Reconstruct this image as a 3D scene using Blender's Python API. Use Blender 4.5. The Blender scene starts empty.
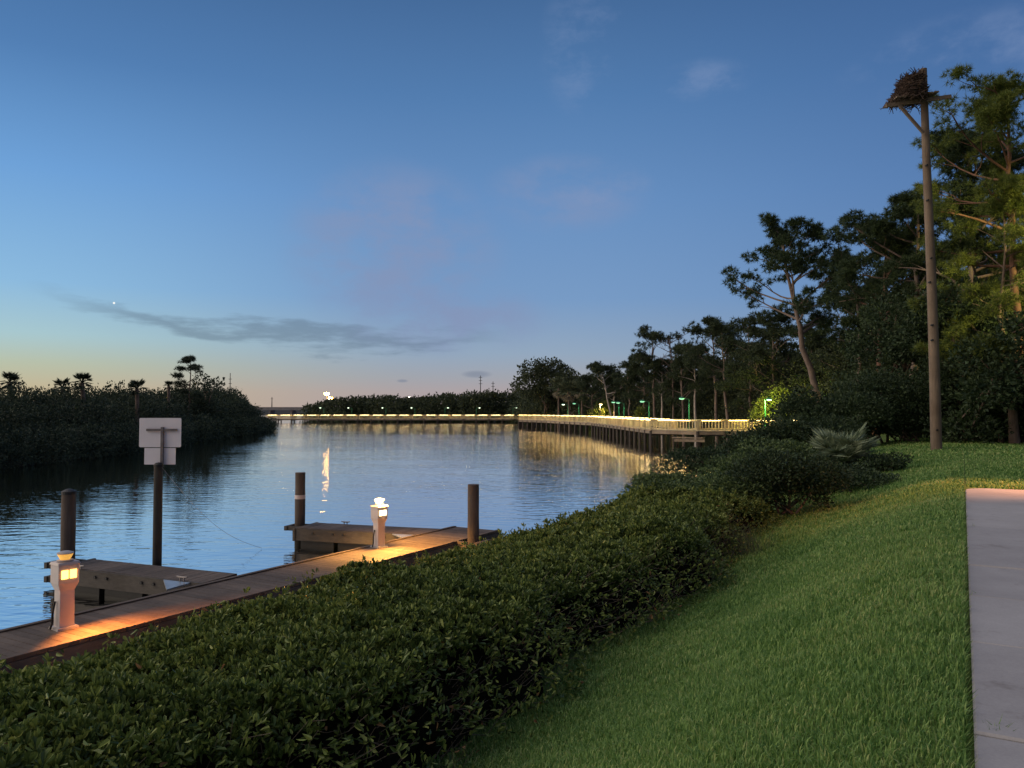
import bpy, math, random
import numpy as np
from mathutils import Vector, Matrix

sc = bpy.context.scene
COL = sc.collection
F = 780.0                      # focal length in pixels of a 1024 px wide frame
PITCH = math.radians(1.84)
EYE = np.array([0.0, 0.0, 1.6])
WATER = -2.05
rng = np.random.default_rng(7)

# ------------------------------------------------------------------ helpers
def ray(px, py):
    a = (px - 512) / F; b = -(py - 384) / F
    y = math.cos(PITCH) - b * math.sin(PITCH)
    z = math.sin(PITCH) + b * math.cos(PITCH)
    return np.array([a, y, z])
def at(px, py, Y):
    r = ray(px, py); return EYE + r * (Y / r[1])
def onz(px, py, z):
    r = ray(px, py); return EYE + r * ((z - EYE[2]) / r[2])
def ST(s, t, z=0.0):           # along the path, to its left
    return np.array([s * .5 - t * .866, s * .866 + t * .5, z])

ORIGIN = {}
def tag(o, label=None, cat=None, group=None, kind=None):
    if label: o['label'] = label
    if cat: o['category'] = cat
    if group: o['group'] = group
    if kind: o['kind'] = kind
    return o
def thing(name, loc, label, cat, group=None):
    o = bpy.data.objects.new(name, None); COL.objects.link(o)
    o.empty_display_size = .2
    o.location = Vector([float(c) for c in loc]); ORIGIN[o.name] = np.array(loc, float)
    return tag(o, label, cat, group)

class MB:
    def __init__(s): s.v = []; s.f = {}; s.n = 0
    def add(s, v, f):
        v = np.asarray(v, float); f = np.asarray(f, int)
        s.v.append(v); s.f.setdefault(f.shape[1], []).append(f + s.n); s.n += len(v)
    def box(s, c, size, R=None):
        h = np.array(size) / 2
        v = np.array([[x, y, z] for x in (-1, 1) for y in (-1, 1) for z in (-1, 1)]) * h
        if R is not None: v = v @ np.array(R).T
        s.add(v + np.array(c), [[0, 1, 3, 2], [4, 6, 7, 5], [0, 4, 5, 1], [2, 3, 7, 6], [0, 2, 6, 4], [1, 5, 7, 3]])
    def beam(s, a, b, w, h, up=(0, 0, 1)):
        a = np.array(a, float); b = np.array(b, float); d = b - a; L = np.linalg.norm(d); d /= L
        x = np.cross(d, up); x /= np.linalg.norm(x); z = np.cross(x, d)
        s.box((a + b) / 2, (w, L, h), np.column_stack([x, d, z]))
    def tube(s, pts, rad, n=8, cap=True):
        pts = np.asarray(pts, float); m = len(pts)
        rad = np.broadcast_to(np.asarray(rad, float), (m,))
        tan = np.gradient(pts, axis=0); tan /= np.linalg.norm(tan, axis=1)[:, None] + 1e-9
        ref = np.array([0, 0, 1.]) if abs(tan[0][2]) < .9 else np.array([1., 0, 0])
        u = np.cross(tan, ref); u /= np.linalg.norm(u, axis=1)[:, None] + 1e-9
        w = np.cross(tan, u)
        a = np.linspace(0, 2 * math.pi, n, endpoint=False)
        ring = (u[:, None, :] * np.cos(a)[None, :, None] + w[:, None, :] * np.sin(a)[None, :, None]) * rad[:, None, None] + pts[:, None, :]
        v = ring.reshape(-1, 3)
        i = np.arange(m - 1)[:, None] * n; j = np.arange(n)[None, :]; k = (j + 1) % n
        f = np.stack([i + j, i + k, i + n + k, i + n + j], -1).reshape(-1, 4)
        s.add(v, f)
        if cap:
            for e, p in ((0, pts[0]), ((m - 1) * n, pts[-1])):
                jj = np.arange(n)
                vv = np.vstack([v[e:e + n], p[None]])
                s.add(vv, np.stack([jj, (jj + 1) % n, np.full(n, n)], -1))
    def lathe(s, c, prof, n=16):
        c = np.array(c, float)
        a = np.linspace(0, 2 * math.pi, n, endpoint=False)
        v = np.array([[r * math.cos(t), r * math.sin(t), z] for r, z in prof for t in a]) + c
        m = len(prof); i = np.arange(m - 1)[:, None] * n; j = np.arange(n)[None, :]; k = (j + 1) % n
        s.add(v, np.stack([i + j, i + k, i + n + k, i + n + j], -1).reshape(-1, 4))
    def build(s, name, mat, parent=None, smooth=False):
        me = bpy.data.meshes.new(name)
        v = np.vstack(s.v)
        if parent is not None: v = v - ORIGIN[parent.name]
        me.vertices.add(len(v)); me.vertices.foreach_set('co', v.astype(np.float32).ravel())
        loops = []; starts = []; tot = []; off = 0
        for k, fl in s.f.items():
            f = np.vstack(fl); loops.append(f.ravel())
            starts.append(off + np.arange(len(f)) * k); tot.append(np.full(len(f), k)); off += f.size
        loops = np.concatenate(loops); starts = np.concatenate(starts); tot = np.concatenate(tot)
        me.loops.add(len(loops)); me.loops.foreach_set('vertex_index', loops.astype(np.int32))
        me.polygons.add(len(starts)); me.polygons.foreach_set('loop_start', starts.astype(np.int32))
        me.polygons.foreach_set('loop_total', tot.astype(np.int32))
        me.polygons.foreach_set('use_smooth', np.full(len(starts), bool(smooth)))
        me.update(calc_edges=True)
        me.materials.append(mat)
        o = bpy.data.objects.new(name, me); COL.objects.link(o)
        if parent is not None:
            o.parent = parent; ORIGIN[o.name] = ORIGIN[parent.name]
        else: ORIGIN[o.name] = np.zeros(3)
        return o

def unit(v): return v / (np.linalg.norm(v, axis=-1, keepdims=True) + 1e-9)
def rand_dirs(n, r=rng):
    return unit(r.normal(size=(n, 3)))
def add_leaves(mb, pos, axis, L, W, r=rng, fold=.18, obov=True, nrm=None):
    """leaf faces folded along the midrib; pos = stalk end, axis = direction of the blade"""
    n = len(pos); axis = unit(axis)
    side = unit(np.cross(axis, rand_dirs(n, r) if nrm is None else nrm)); nn = np.cross(side, axis)
    L = np.broadcast_to(L, (n,))[:, None]; W = np.broadcast_to(W, (n,))[:, None]
    b = pos; t = pos + axis * L + nn * L * -.10
    if obov:
        l1 = pos + axis * L * .42 - side * W * .36 + nn * W * fold; l2 = pos + axis * L * .80 - side * W * .45 + nn * W * fold * .7
        r1 = pos + axis * L * .42 + side * W * .36 + nn * W * fold; r2 = pos + axis * L * .80 + side * W * .45 + nn * W * fold * .7
        v = np.stack([b, l1, l2, t, r2, r1], 1).reshape(-1, 3); i = np.arange(n)[:, None] * 6
        f = np.vstack([i + np.array([[0, 3, 2, 1]]), i + np.array([[0, 5, 4, 3]])])
    else:
        l = pos + axis * L * .5 - side * W * .5 + nn * W * fold; rr = pos + axis * L * .5 + side * W * .5 + nn * W * fold
        v = np.stack([b, l, t, rr], 1).reshape(-1, 3); i = np.arange(n)[:, None] * 4
        f = i + np.array([[0, 3, 2, 1]])
    mb.add(v, f)
def add_needles(mb, pos, axis, L, W, r=rng):
    n = len(pos); axis = unit(axis); side = unit(np.cross(axis, rand_dirs(n, r)))
    L = np.broadcast_to(L, (n,))[:, None]; W = np.broadcast_to(W, (n,))[:, None]
    v = np.stack([pos - side * W / 2, pos + side * W / 2, pos + axis * L], 1).reshape(-1, 3)
    mb.add(v, np.arange(n)[:, None] * 3 + np.array([[0, 1, 2]]))

# ------------------------------------------------------------------ materials
def new_mat(name):
    m = bpy.data.materials.new(name); m.use_nodes = True
    nt = m.node_tree; p = nt.nodes['Principled BSDF']
    return m, nt, p
def srgb(r, g, b):
    f = lambda c: (c / 255 / 12.92) if c / 255 <= .04045 else ((c / 255 + .055) / 1.055) ** 2.4
    return (f(r), f(g), f(b), 1)
def ramp(nt, stops, fac=None):
    n = nt.nodes.new('ShaderNodeValToRGB'); e = n.color_ramp.elements
    while len(e) < len(stops): e.new(.5)
    for el, (p, c) in zip(e, stops): el.position = p; el.color = c if len(c) == 4 else (*c, 1)
    if fac is not None: nt.links.new(fac, n.inputs[0])
    return n
def noise(nt, scale, detail=4, rough=.55, vec=None, coord='Object', mapping=None):
    n = nt.nodes.new('ShaderNodeTexNoise'); n.inputs['Scale'].default_value = scale
    n.inputs['Detail'].default_value = detail; n.inputs['Roughness'].default_value = rough
    if vec is None:
        tc = nt.nodes.new('ShaderNodeTexCoord'); vec = tc.outputs[coord]
    if mapping is not None:
        mp = nt.nodes.new('ShaderNodeMapping'); mp.inputs['Scale'].default_value = mapping
        nt.links.new(vec, mp.inputs[0]); vec = mp.outputs[0]
    nt.links.new(vec, n.inputs['Vector']); return n
def mixc(nt, a, b, fac, mode='MIX'):
    n = nt.nodes.new('ShaderNodeMix'); n.data_type = 'RGBA'; n.blend_type = mode
    for inp, v in ((n.inputs[0], fac), (n.inputs[6], a), (n.inputs[7], b)):
        if isinstance(v, (int, float, tuple)): inp.default_value = v
        else: nt.links.new(v, inp)
    return n.outputs[2]
def bump(nt, p, h, strength, dist=.02):
    b = nt.nodes.new('ShaderNodeBump'); b.inputs['Strength'].default_value = strength; b.inputs['Distance'].default_value = dist
    nt.links.new(h, b.inputs['Height']); nt.links.new(b.outputs[0], p.inputs['Normal'])

def plain(name, c, rough=.6, var=.25, scale=3, metal=0, bumpy=.2, spec=.5, mapping=None):
    m, nt, p = new_mat(name)
    n = noise(nt, scale, 5, mapping=mapping)
    lo = tuple(x * (1 - var) for x in c); hi = tuple(min(1, x * (1 + var)) for x in c)
    r = ramp(nt, [(.3, lo), (.7, hi)], n.outputs[0]); nt.links.new(r.outputs[0], p.inputs['Base Color'])
    p.inputs['Roughness'].default_value = rough; p.inputs['Metallic'].default_value = metal
    p.inputs['Specular IOR Level'].default_value = spec
    if bumpy: bump(nt, p, n.outputs[0], bumpy)
    return m
def foliage(name, c1, c2, rough=.5, spec=.35, trans=.2, scale=.25, third=None):
    m, nt, p = new_mat(name)
    g = nt.nodes.new('ShaderNodeNewGeometry')
    n = noise(nt, scale, 3)
    f = nt.nodes.new('ShaderNodeMath'); f.operation = 'ADD'
    nt.links.new(g.outputs['Random Per Island'], f.inputs[0]); nt.links.new(n.outputs[0], f.inputs[1])
    st = [(.35, c1), (1.25 / 1.6, c2)]
    dv = nt.nodes.new('ShaderNodeMath'); dv.operation = 'MULTIPLY'; dv.inputs[1].default_value = .62
    nt.links.new(f.outputs[0], dv.inputs[0])
    if third: st.append((.90, third))
    r = ramp(nt, st, dv.outputs[0])
    nt.links.new(r.outputs[0], p.inputs['Base Color'])
    p.inputs['Roughness'].default_value = rough; p.inputs['Specular IOR Level'].default_value = spec
    tr = nt.nodes.new('ShaderNodeBsdfTranslucent'); nt.links.new(r.outputs[0], tr.inputs[0])
    ms = nt.nodes.new('ShaderNodeMixShader'); ms.inputs[0].default_value = trans
    out = nt.nodes['Material Output']
    nt.links.new(p.outputs[0], ms.inputs[1]); nt.links.new(tr.outputs[0], ms.inputs[2]); nt.links.new(ms.outputs[0], out.inputs[0])
    return m
def glow(name, c, strength):
    m, nt, p = new_mat(name)
    p.inputs['Base Color'].default_value = (*c, 1); p.inputs['Emission Color'].default_value = (*c, 1)
    p.inputs['Emission Strength'].default_value = strength
    return m
def wood(name, c, var=.35, rough=.75, mapping=(1, 1, 1), wet=False):
    m, nt, p = new_mat(name)
    g = nt.nodes.new('ShaderNodeNewGeometry')
    n = noise(nt, 4, 6, .65, mapping=mapping); n2 = noise(nt, .9, 3)
    ad = nt.nodes.new('ShaderNodeMath'); ad.operation = 'ADD'
    ml = nt.nodes.new('ShaderNodeMath'); ml.operation = 'MULTIPLY'; ml.inputs[1].default_value = .35
    nt.links.new(g.outputs['Random Per Island'], ml.inputs[0])
    nt.links.new(n.outputs[0], ad.inputs[0]); nt.links.new(ml.outputs[0], ad.inputs[1])
    r = ramp(nt, [(.35, tuple(x * (1 - var) for x in c)), (.9, tuple(min(1, x * (1 + var)) for x in c))], ad.outputs[0])
    r2 = ramp(nt, [(.35, (.55, .52, .5)), (.6, (1, 1, 1))], n2.outputs[0])
    x = mixc(nt, r.outputs[0], r2.outputs[0], .7, 'MULTIPLY')
    if wet:                                             # tide stain with a ragged upper edge, algae below
        sp = nt.nodes.new('ShaderNodeSeparateXYZ'); nt.links.new(g.outputs['Position'], sp.inputs[0])
        zz = nt.nodes.new('ShaderNodeMath'); zz.operation = 'MULTIPLY_ADD'; zz.inputs[1].default_value = .25
        nt.links.new(n.outputs[0], zz.inputs[0]); nt.links.new(sp.outputs[2], zz.inputs[2])
        wr = ramp(nt, [(.0, (.18, .20, .16)), (.55, (.22, .22, .19)), (.7, (1, 1, 1))])
        mr = nt.nodes.new('ShaderNodeMapRange'); mr.inputs[1].default_value = -2.1; mr.inputs[2].default_value = -1.25
        nt.links.new(zz.outputs[0], mr.inputs[0]); nt.links.new(mr.outputs[0], wr.inputs[0]); x = mixc(nt, x, wr.outputs[0], 1.0, 'MULTIPLY')
    nt.links.new(x, p.inputs['Base Color'])
    p.inputs['Roughness'].default_value = rough; p.inputs['Specular IOR Level'].default_value = .3
    bump(nt, p, n.outputs[0], .45, .01)
    return m

M = {}
M['deck'] = wood('deck_wood', (.115, .085, .064), mapping=(3, 3, 3))
M['dock_side'] = wood('dock_side_wood', (.085, .075, .064), mapping=(1.5, 1.5, 6))
M['pile'] = wood('pile_wood', (.105, .08, .064), mapping=(6, 6, .5), wet=True)
M['pile_dark'] = wood('wet_pile_wood', (.052, .047, .040), mapping=(6, 6, .5), wet=True)
M['pole'] = wood('pole_wood', (.20, .15, .11), mapping=(5, 5, .35))
M['walk'] = wood('boardwalk_wood', (.26, .20, .14), mapping=(2, 2, 2))
M['rail'] = wood('rail_wood', (.62, .49, .27), mapping=(2, 2, 2), var=.25)
M['walk_pile'] = wood('boardwalk_pile_wood', (.065, .052, .043), mapping=(5, 5, .5))
M['pedestal'] = plain('pedestal_plastic', (.62, .56, .54), .45, .08, 2, bumpy=.05)
M['pedestal_base'] = plain('pedestal_base_plastic', (.42, .38, .37), .5, .15, 6, bumpy=.1)
M['sign_back'] = plain('sign_aluminium', (.80, .77, .80), .5, .06, 2, bumpy=.02)
M['steel'] = plain('galvanised_steel', (.22, .20, .20), .45, .2, 8, metal=.6)
M['gusset'] = plain('gusset_plate', (.34, .37, .41), .35, .15, 5, metal=.4)
M['black'] = plain('black_cap', (.015, .015, .016), .6, .3, 6)
M['band'] = plain('reflective_band', (.62, .50, .46), .4, .1, 8)
M['nest'] = plain('nest_sticks', (.085, .055, .042), .9, .5, 5)
M['green_lamp_tint'] = plain('green_lamp_tint', (.03, .22, .09), .4, .15, 4, bumpy=0)  # greenish lamplight put into the colour of posts, arms and heads
M['bark'] = wood('pine_bark', (.17, .125, .10), mapping=(3, 3, .8), var=.5)
M['bark_red'] = wood('red_pine_bark', (.17, .09, .062), mapping=(3, 3, .8), var=.5)
M['bark_pale'] = wood('pale_pine_bark', (.42, .36, .31), mapping=(3, 3, .8), var=.3)
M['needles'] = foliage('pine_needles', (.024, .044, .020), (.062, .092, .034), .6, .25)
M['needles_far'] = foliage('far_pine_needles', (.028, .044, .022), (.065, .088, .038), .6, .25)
M['needles_light'] = foliage('lamplit_foliage', (.075, .115, .026), (.20, .235, .048), .6, .25, .3)  # lit copy of the foliage: yellow lamplight put into the leaf colour
M['leaf_dark'] = foliage('dark_leaf', (.022, .042, .022), (.060, .092, .038), .55, .25)
M['leaf_wood'] = foliage('wood_leaf', (.028, .042, .022), (.075, .092, .040), .6, .25)
M['leaf_bush'] = foliage('bush_leaf', (.042, .076, .030), (.135, .19, .065), .5, .3)
M['mangrove'] = foliage('mangrove_leaf', (.018, .034, .024), (.070, .094, .054), .6, .25, .2, .12)
M['hedge'] = foliage('hedge_leaf', (.058, .096, .026), (.225, .29, .072), .42, .35, .22, .5, (.32, .36, .09))
M['hedge_core'] = plain('hedge_inner_shade', (.012, .012, .008), 1.0, .4, 8, spec=0)  # shade inside the hedge, put into the core's colour
M['dead_leaf'] = foliage('dead_leaf', (.20, .10, .045), (.36, .20, .09), .8, .1, .1)
M['twig'] = plain('dry_twig', (.16, .125, .095), .8, .3, 8)
M['palmetto'] = foliage('palmetto_leaf', (.16, .215, .13), (.31, .365, .225), .55, .3, .15)
M['reed'] = foliage('reed_blade', (.06, .085, .05), (.14, .16, .09), .6, .25)
M['palm'] = foliage('palm_leaf', (.06, .085, .05), (.15, .17, .09), .6, .25)
M['palm_skirt'] = foliage('dry_palm_leaf', (.20, .175, .125), (.38, .33, .235), .8, .1)
M['blade'] = foliage('grass_blade', (.095, .205, .045), (.305, .465, .125), .5, .35, .4, .35, (.44, .50, .18))
M['concrete_far'] = plain('bridge_concrete', (.20, .19, .19), .8, .15, 1)
M['far_metal'] = plain('far_pole_wood', (.09, .085, .085), .8, .2, 2)
# lamps
M['amber'] = glow('amber_window', (1.0, .50, .10), 5.0)
M['amber_lens'] = glow('amber_lens', (1.0, .52, .10), .7)
M['warm_lens'] = glow('warm_lens', (1.0, .72, .26), 6.0)
M['warm_window'] = glow('warm_window', (1.0, .80, .42), 4.0)
M['rail_light'] = glow('rail_light', (1.0, .76, .32), 25.0)
M['rail_light_far'] = glow('far_rail_light', (1.0, .86, .50), 30.0)
M['lamp_green'] = glow('green_lamp_lens', (.42, 1.0, .58), 1.05)
M['lamp_white'] = glow('white_lamp_lens', (.85, 1.0, .70), 4.0)
M['lamp_orange'] = glow('orange_lamp_lens', (1.0, .46, .09), 150.0)
M['lamp_far_white'] = glow('pale_lamp_lens', (1.0, .90, .75), 14.0)
M['lamp_warm'] = glow('warm_street_lens', (1.0, .70, .32), 10.0)

# ground: grass soil above, mud below
def mk_ground():
    m, nt, p = new_mat('ground_soil')
    g = nt.nodes.new('ShaderNodeNewGeometry'); sx = nt.nodes.new('ShaderNodeSeparateXYZ'); nt.links.new(g.outputs['Position'], sx.inputs[0])
    n = noise(nt, 1.2, 6, .6); n2 = noise(nt, 14, 4)
    gr = ramp(nt, [(.3, (.06, .10, .024)), (.7, (.13, .19, .048))], n.outputs[0])
    mud = ramp(nt, [(.3, (.025, .022, .016)), (.7, (.05, .042, .03))], n2.outputs[0])
    mr = nt.nodes.new('ShaderNodeMapRange'); mr.inputs[1].default_value = -1.55; mr.inputs[2].default_value = -1.25
    nt.links.new(sx.outputs[2], mr.inputs[0])
    nt.links.new(mixc(nt, mud.outputs[0], gr.outputs[0], mr.outputs[0]), p.inputs['Base Color'])
    p.inputs['Roughness'].default_value = .95; p.inputs['Specular IOR Level'].default_value = .15
    bump(nt, p, n2.outputs[0], .5, .03)
    return m
def mk_concrete():
    m, nt, p = new_mat('concrete')
    n = noise(nt, .8, 9, .72); n2 = noise(nt, 60, 3, .7); n3 = noise(nt, 2.6, 8, .75)
    g = nt.nodes.new('ShaderNodeNewGeometry')
    a = ramp(nt, [(.3, (.355, .333, .325)), (.72, (.48, .457, .445))], n.outputs[0])
    b = ramp(nt, [(.3, (.86, .86, .86)), (.7, (1, 1, 1))], n2.outputs[0])
    c = ramp(nt, [(0, (.86, .86, .87)), (1, (1, 1, 1))], g.outputs['Random Per Island'])
    x = mixc(nt, a.outputs[0], b.outputs[0], 1.0, 'MULTIPLY'); x = mixc(nt, x, c.outputs[0], 1.0, 'MULTIPLY')
    st = ramp(nt, [(.30, (.66, .62, .58)), (.44, (1, 1, 1))], n3.outputs[0]); x = mixc(nt, x, st.outputs[0], .8, 'MULTIPLY')
    nt.links.new(x, p.inputs['Base Color']); p.inputs['Roughness'].default_value = .8
    bump(nt, p, n2.outputs[0], .25, .004)
    return m
def mk_water():
    m, nt, p = new_mat('river_water')
    p.inputs['Base Color'].default_value = (.80, .815, .81, 1); p.inputs['Metallic'].default_value = 1.0
    p.inputs['IOR'].default_value = 1.75; p.inputs['Roughness'].default_value = .025
    p.inputs['Specular IOR Level'].default_value = .5
    tc = nt.nodes.new('ShaderNodeTexCoord')
    n1 = noise(nt, 1.0, 3, .5, vec=tc.outputs['Object'], mapping=(1.1, 2.6, 1))
    n2 = noise(nt, 1.0, 2, .5, vec=tc.outputs['Object'], mapping=(.10, .24, 1))
    n3 = noise(nt, 1.0, 2, .5, vec=tc.outputs['Object'], mapping=(.028, .05, 1))   # calm and ruffled patches
    msk = ramp(nt, [(.40, (.45, .45, .45)), (.60, (1, 1, 1))], n3.outputs[0])
    mu = nt.nodes.new('ShaderNodeMath'); mu.operation = 'MULTIPLY'
    nt.links.new(n1.outputs[0], mu.inputs[0]); nt.links.new(msk.outputs[0], mu.inputs[1])
    ad = nt.nodes.new('ShaderNodeMath'); ad.operation = 'MULTIPLY_ADD'; ad.inputs[1].default_value = .9
    nt.links.new(n2.outputs[0], ad.inputs[0]); nt.links.new(mu.outputs[0], ad.inputs[2])
    bump(nt, p, ad.outputs[0], 1.0, .027)
    return m
M['ground'] = mk_ground(); M['concrete'] = mk_concrete(); M['water'] = mk_water()

# ------------------------------------------------------------------ terrain
def seg_dist(P, poly):
    """signed distance to a closed polygon, positive inside"""
    P = np.asarray(P, float); d = np.full(len(P), 1e9); inside = np.zeros(len(P), bool)
    for i in range(len(poly)):
        a = np.array(poly[i], float); b = np.array(poly[(i + 1) % len(poly)], float)
        ab = b - a; h = np.clip(((P - a) @ ab) / (ab @ ab), 0, 1)
        d = np.minimum(d, np.linalg.norm(P - a - h[:, None] * ab, axis=1))
        c = (a[1] > P[:, 1]) != (b[1] > P[:, 1])
        with np.errstate(divide='ignore', invalid='ignore'):
            xi = a[0] + (P[:, 1] - a[1]) * ab[0] / (ab[1] if ab[1] else 1e-9)
        inside ^= c & (P[:, 0] < xi)
    return np.where(inside, d, -d)
RIGHT = [tuple(ST(-60, 8.9)[:2]), tuple(ST(18, 8.9)[:2]), (5.7, 34), (12.5, 46), (22, 60), (32, 74), (33, 84), (21, 104), (15, 135),
         (6.4, 160), (7.4, 200), (-8, 226), (-58, 228), (-74, 250), (-70, 330), (-40, 420), (900, 420), (900, -120), (-60, -120)]
LEFT = [(-31, -120), (-31, 47), (-31, 58), (-34, 79), (-37.5, 105), (-40.5, 129), (-47, 143), (-100, 170), (-400, 190), (-900, 190), (-900, -120)]
FAR = [(-1500, 470), (1500, 420), (2600, 500), (2600, 2900), (-2600, 2900), (-2600, 470)]
def sstep(x): x = np.clip(x, 0, 1); return x * x * (3 - 2 * x)
def ground_z(x, y):
    x = np.atleast_1d(np.asarray(x, float)); y = np.atleast_1d(np.asarray(y, float))
    P = np.stack([x, y], 1)
    d = seg_dist(P, RIGHT); s = x * .5 + y * .866; t = -(x * .866 - y * .5)
    shore = np.minimum(0, -2.25 + .55 * np.minimum(d, 0) + .42 * np.maximum(d, 0))
    tb = np.interp(s, [-50, 5, 12, 16, 18.2, 24.5, 30], [3.5, 3.5, 3.6, 3.5, 3.1, 2.3, 2.6])
    dep = np.interp(s, [-50, 12, 16, 18.5, 24.5, 32, 60], [1.3, 1.3, 1.15, .85, .35, .12, 0])
    lawn = -dep * sstep(np.clip(t / tb, 0, 1) * .96) - np.maximum(t - tb, 0) * .14
    z = np.minimum(shore, lawn)
    dl = seg_dist(P, LEFT); zl = np.minimum(-.6, -2.35 + .55 * np.minimum(dl, 0) + .35 * np.maximum(dl, 0))
    df = seg_dist(P, FAR); zf = np.minimum(-1.6, -2.35 + .3 * df)
    z = np.maximum(np.maximum(z, zl), zf)
    z = np.maximum(z, -5)
    lawnmask = (t < 3.4) & (d > 6) & (y < 60)
    z = z + np.where(lawnmask, .03 * np.sin(x * 1.3 + y * .7) * np.sin(y * .9 - x * .4) * np.clip(t * .8, 0, 1), 0)
    under = (t < .0) & (t > -3.06) & (s < 18.56)          # bed of the path
    z = np.where(under & (z > -.3), -.13, z)
    return z
def axis(segs):
    out = []
    for a, b, st in segs: out.append(np.arange(a, b, st))
    out.append([segs[-1][1]]); return np.concatenate(out)
gx = axis([(-2600, -400, 220), (-400, -100, 30), (-100, -24, 4), (-24, 26, .4), (26, 110, 4), (110, 400, 30), (400, 2600, 220)])
gy = axis([(-120, 0, 6), (0, 48, .4), (48, 270, 4), (270, 600, 22), (600, 2900, 230)])
X, Y = np.meshgrid(gx, gy); Z = ground_z(X.ravel(), Y.ravel())
nx, ny = len(gx), len(gy)
mb = MB(); i, j = np.meshgrid(np.arange(ny - 1), np.arange(nx - 1), indexing='ij'); q = (i * nx + j).ravel()
mb.add(np.stack([X.ravel(), Y.ravel(), Z], 1), np.stack([q, q + 1, q + nx + 1, q + nx], 1))
tag(mb.build('ground', M['ground'], smooth=True), 'grassy ground and river banks under the lawn and woods', 'ground', kind='structure')
mb = MB(); mb.add([[-2600, -120, WATER], [2600, -120, WATER], [2600, 2900, WATER], [-2600, 2900, WATER]], [[0, 1, 2, 3]])
tag(mb.build('water', M['water']), 'calm blue river reflecting the dusk sky', 'water', kind='structure')

# path: concrete slabs with open joints
mb = MB(); s0 = 18.5
R_path = np.column_stack([ST(0, -1) - ST(0, 0), ST(1, 0) - ST(0, 0), [0, 0, 1]])
k = 0
while s0 > -3:
    L = (3.05, 3.05, 3.08, 1.5, 1.56, 1.74, 1.5, 3.1, 3.1)[min(k, 8)]
    c = ST(s0 - L / 2, -1.508, -.045 + .004 * ((k * 7) % 3 - 1))
    w, h, bv = 2.97, .10, .012; l = L - .016
    prof = [(0, -h / 2), (0, h / 2 - bv), (bv, h / 2)]
    v = []
    for ins, z in prof:
        for sx_, sy_ in ((-1, -1), (1, -1), (1, 1), (-1, 1)): v.append([sx_ * (w / 2 - ins), sy_ * (l / 2 - ins), z])
    if k == 0:                                          # the far end turns with a rounded corner
        v = []; rc = .5
        for ins, z in prof:
            arc = [(-w / 2 + rc - (rc - ins) * math.sin(q), l / 2 - rc + (rc - ins) * math.cos(q)) for q in np.linspace(0, math.pi / 2, 7)]
            for q in [(-w / 2 + ins, -l / 2 + ins), (w / 2 - ins, -l / 2 + ins), (w / 2 - ins, l / 2 - ins)] + arc: v.append([*q, z])
        m = len(v) // 3; v = np.array(v) @ R_path.T + c
        mb.add(v, [[a * m + b, a * m + (b + 1) % m, a * m + m + (b + 1) % m, a * m + m + b] for a in range(2) for b in range(m)]); mb.add(v[2 * m:], [list(range(m))])
        s0 -= L; k += 1; continue
    v = np.array(v) @ R_path.T + c
    f = [[a * 4 + b, a * 4 + (b + 1) % 4, a * 4 + 4 + (b + 1) % 4, a * 4 + 4 + b] for a in range(2) for b in range(4)] + [[8, 9, 10, 11]]
    mb.add(v, f); s0 -= L; k += 1
tag(mb.build('path', M['concrete']), 'pale concrete slab footpath with dark joints beside the lawn', 'path', kind='structure')

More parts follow.
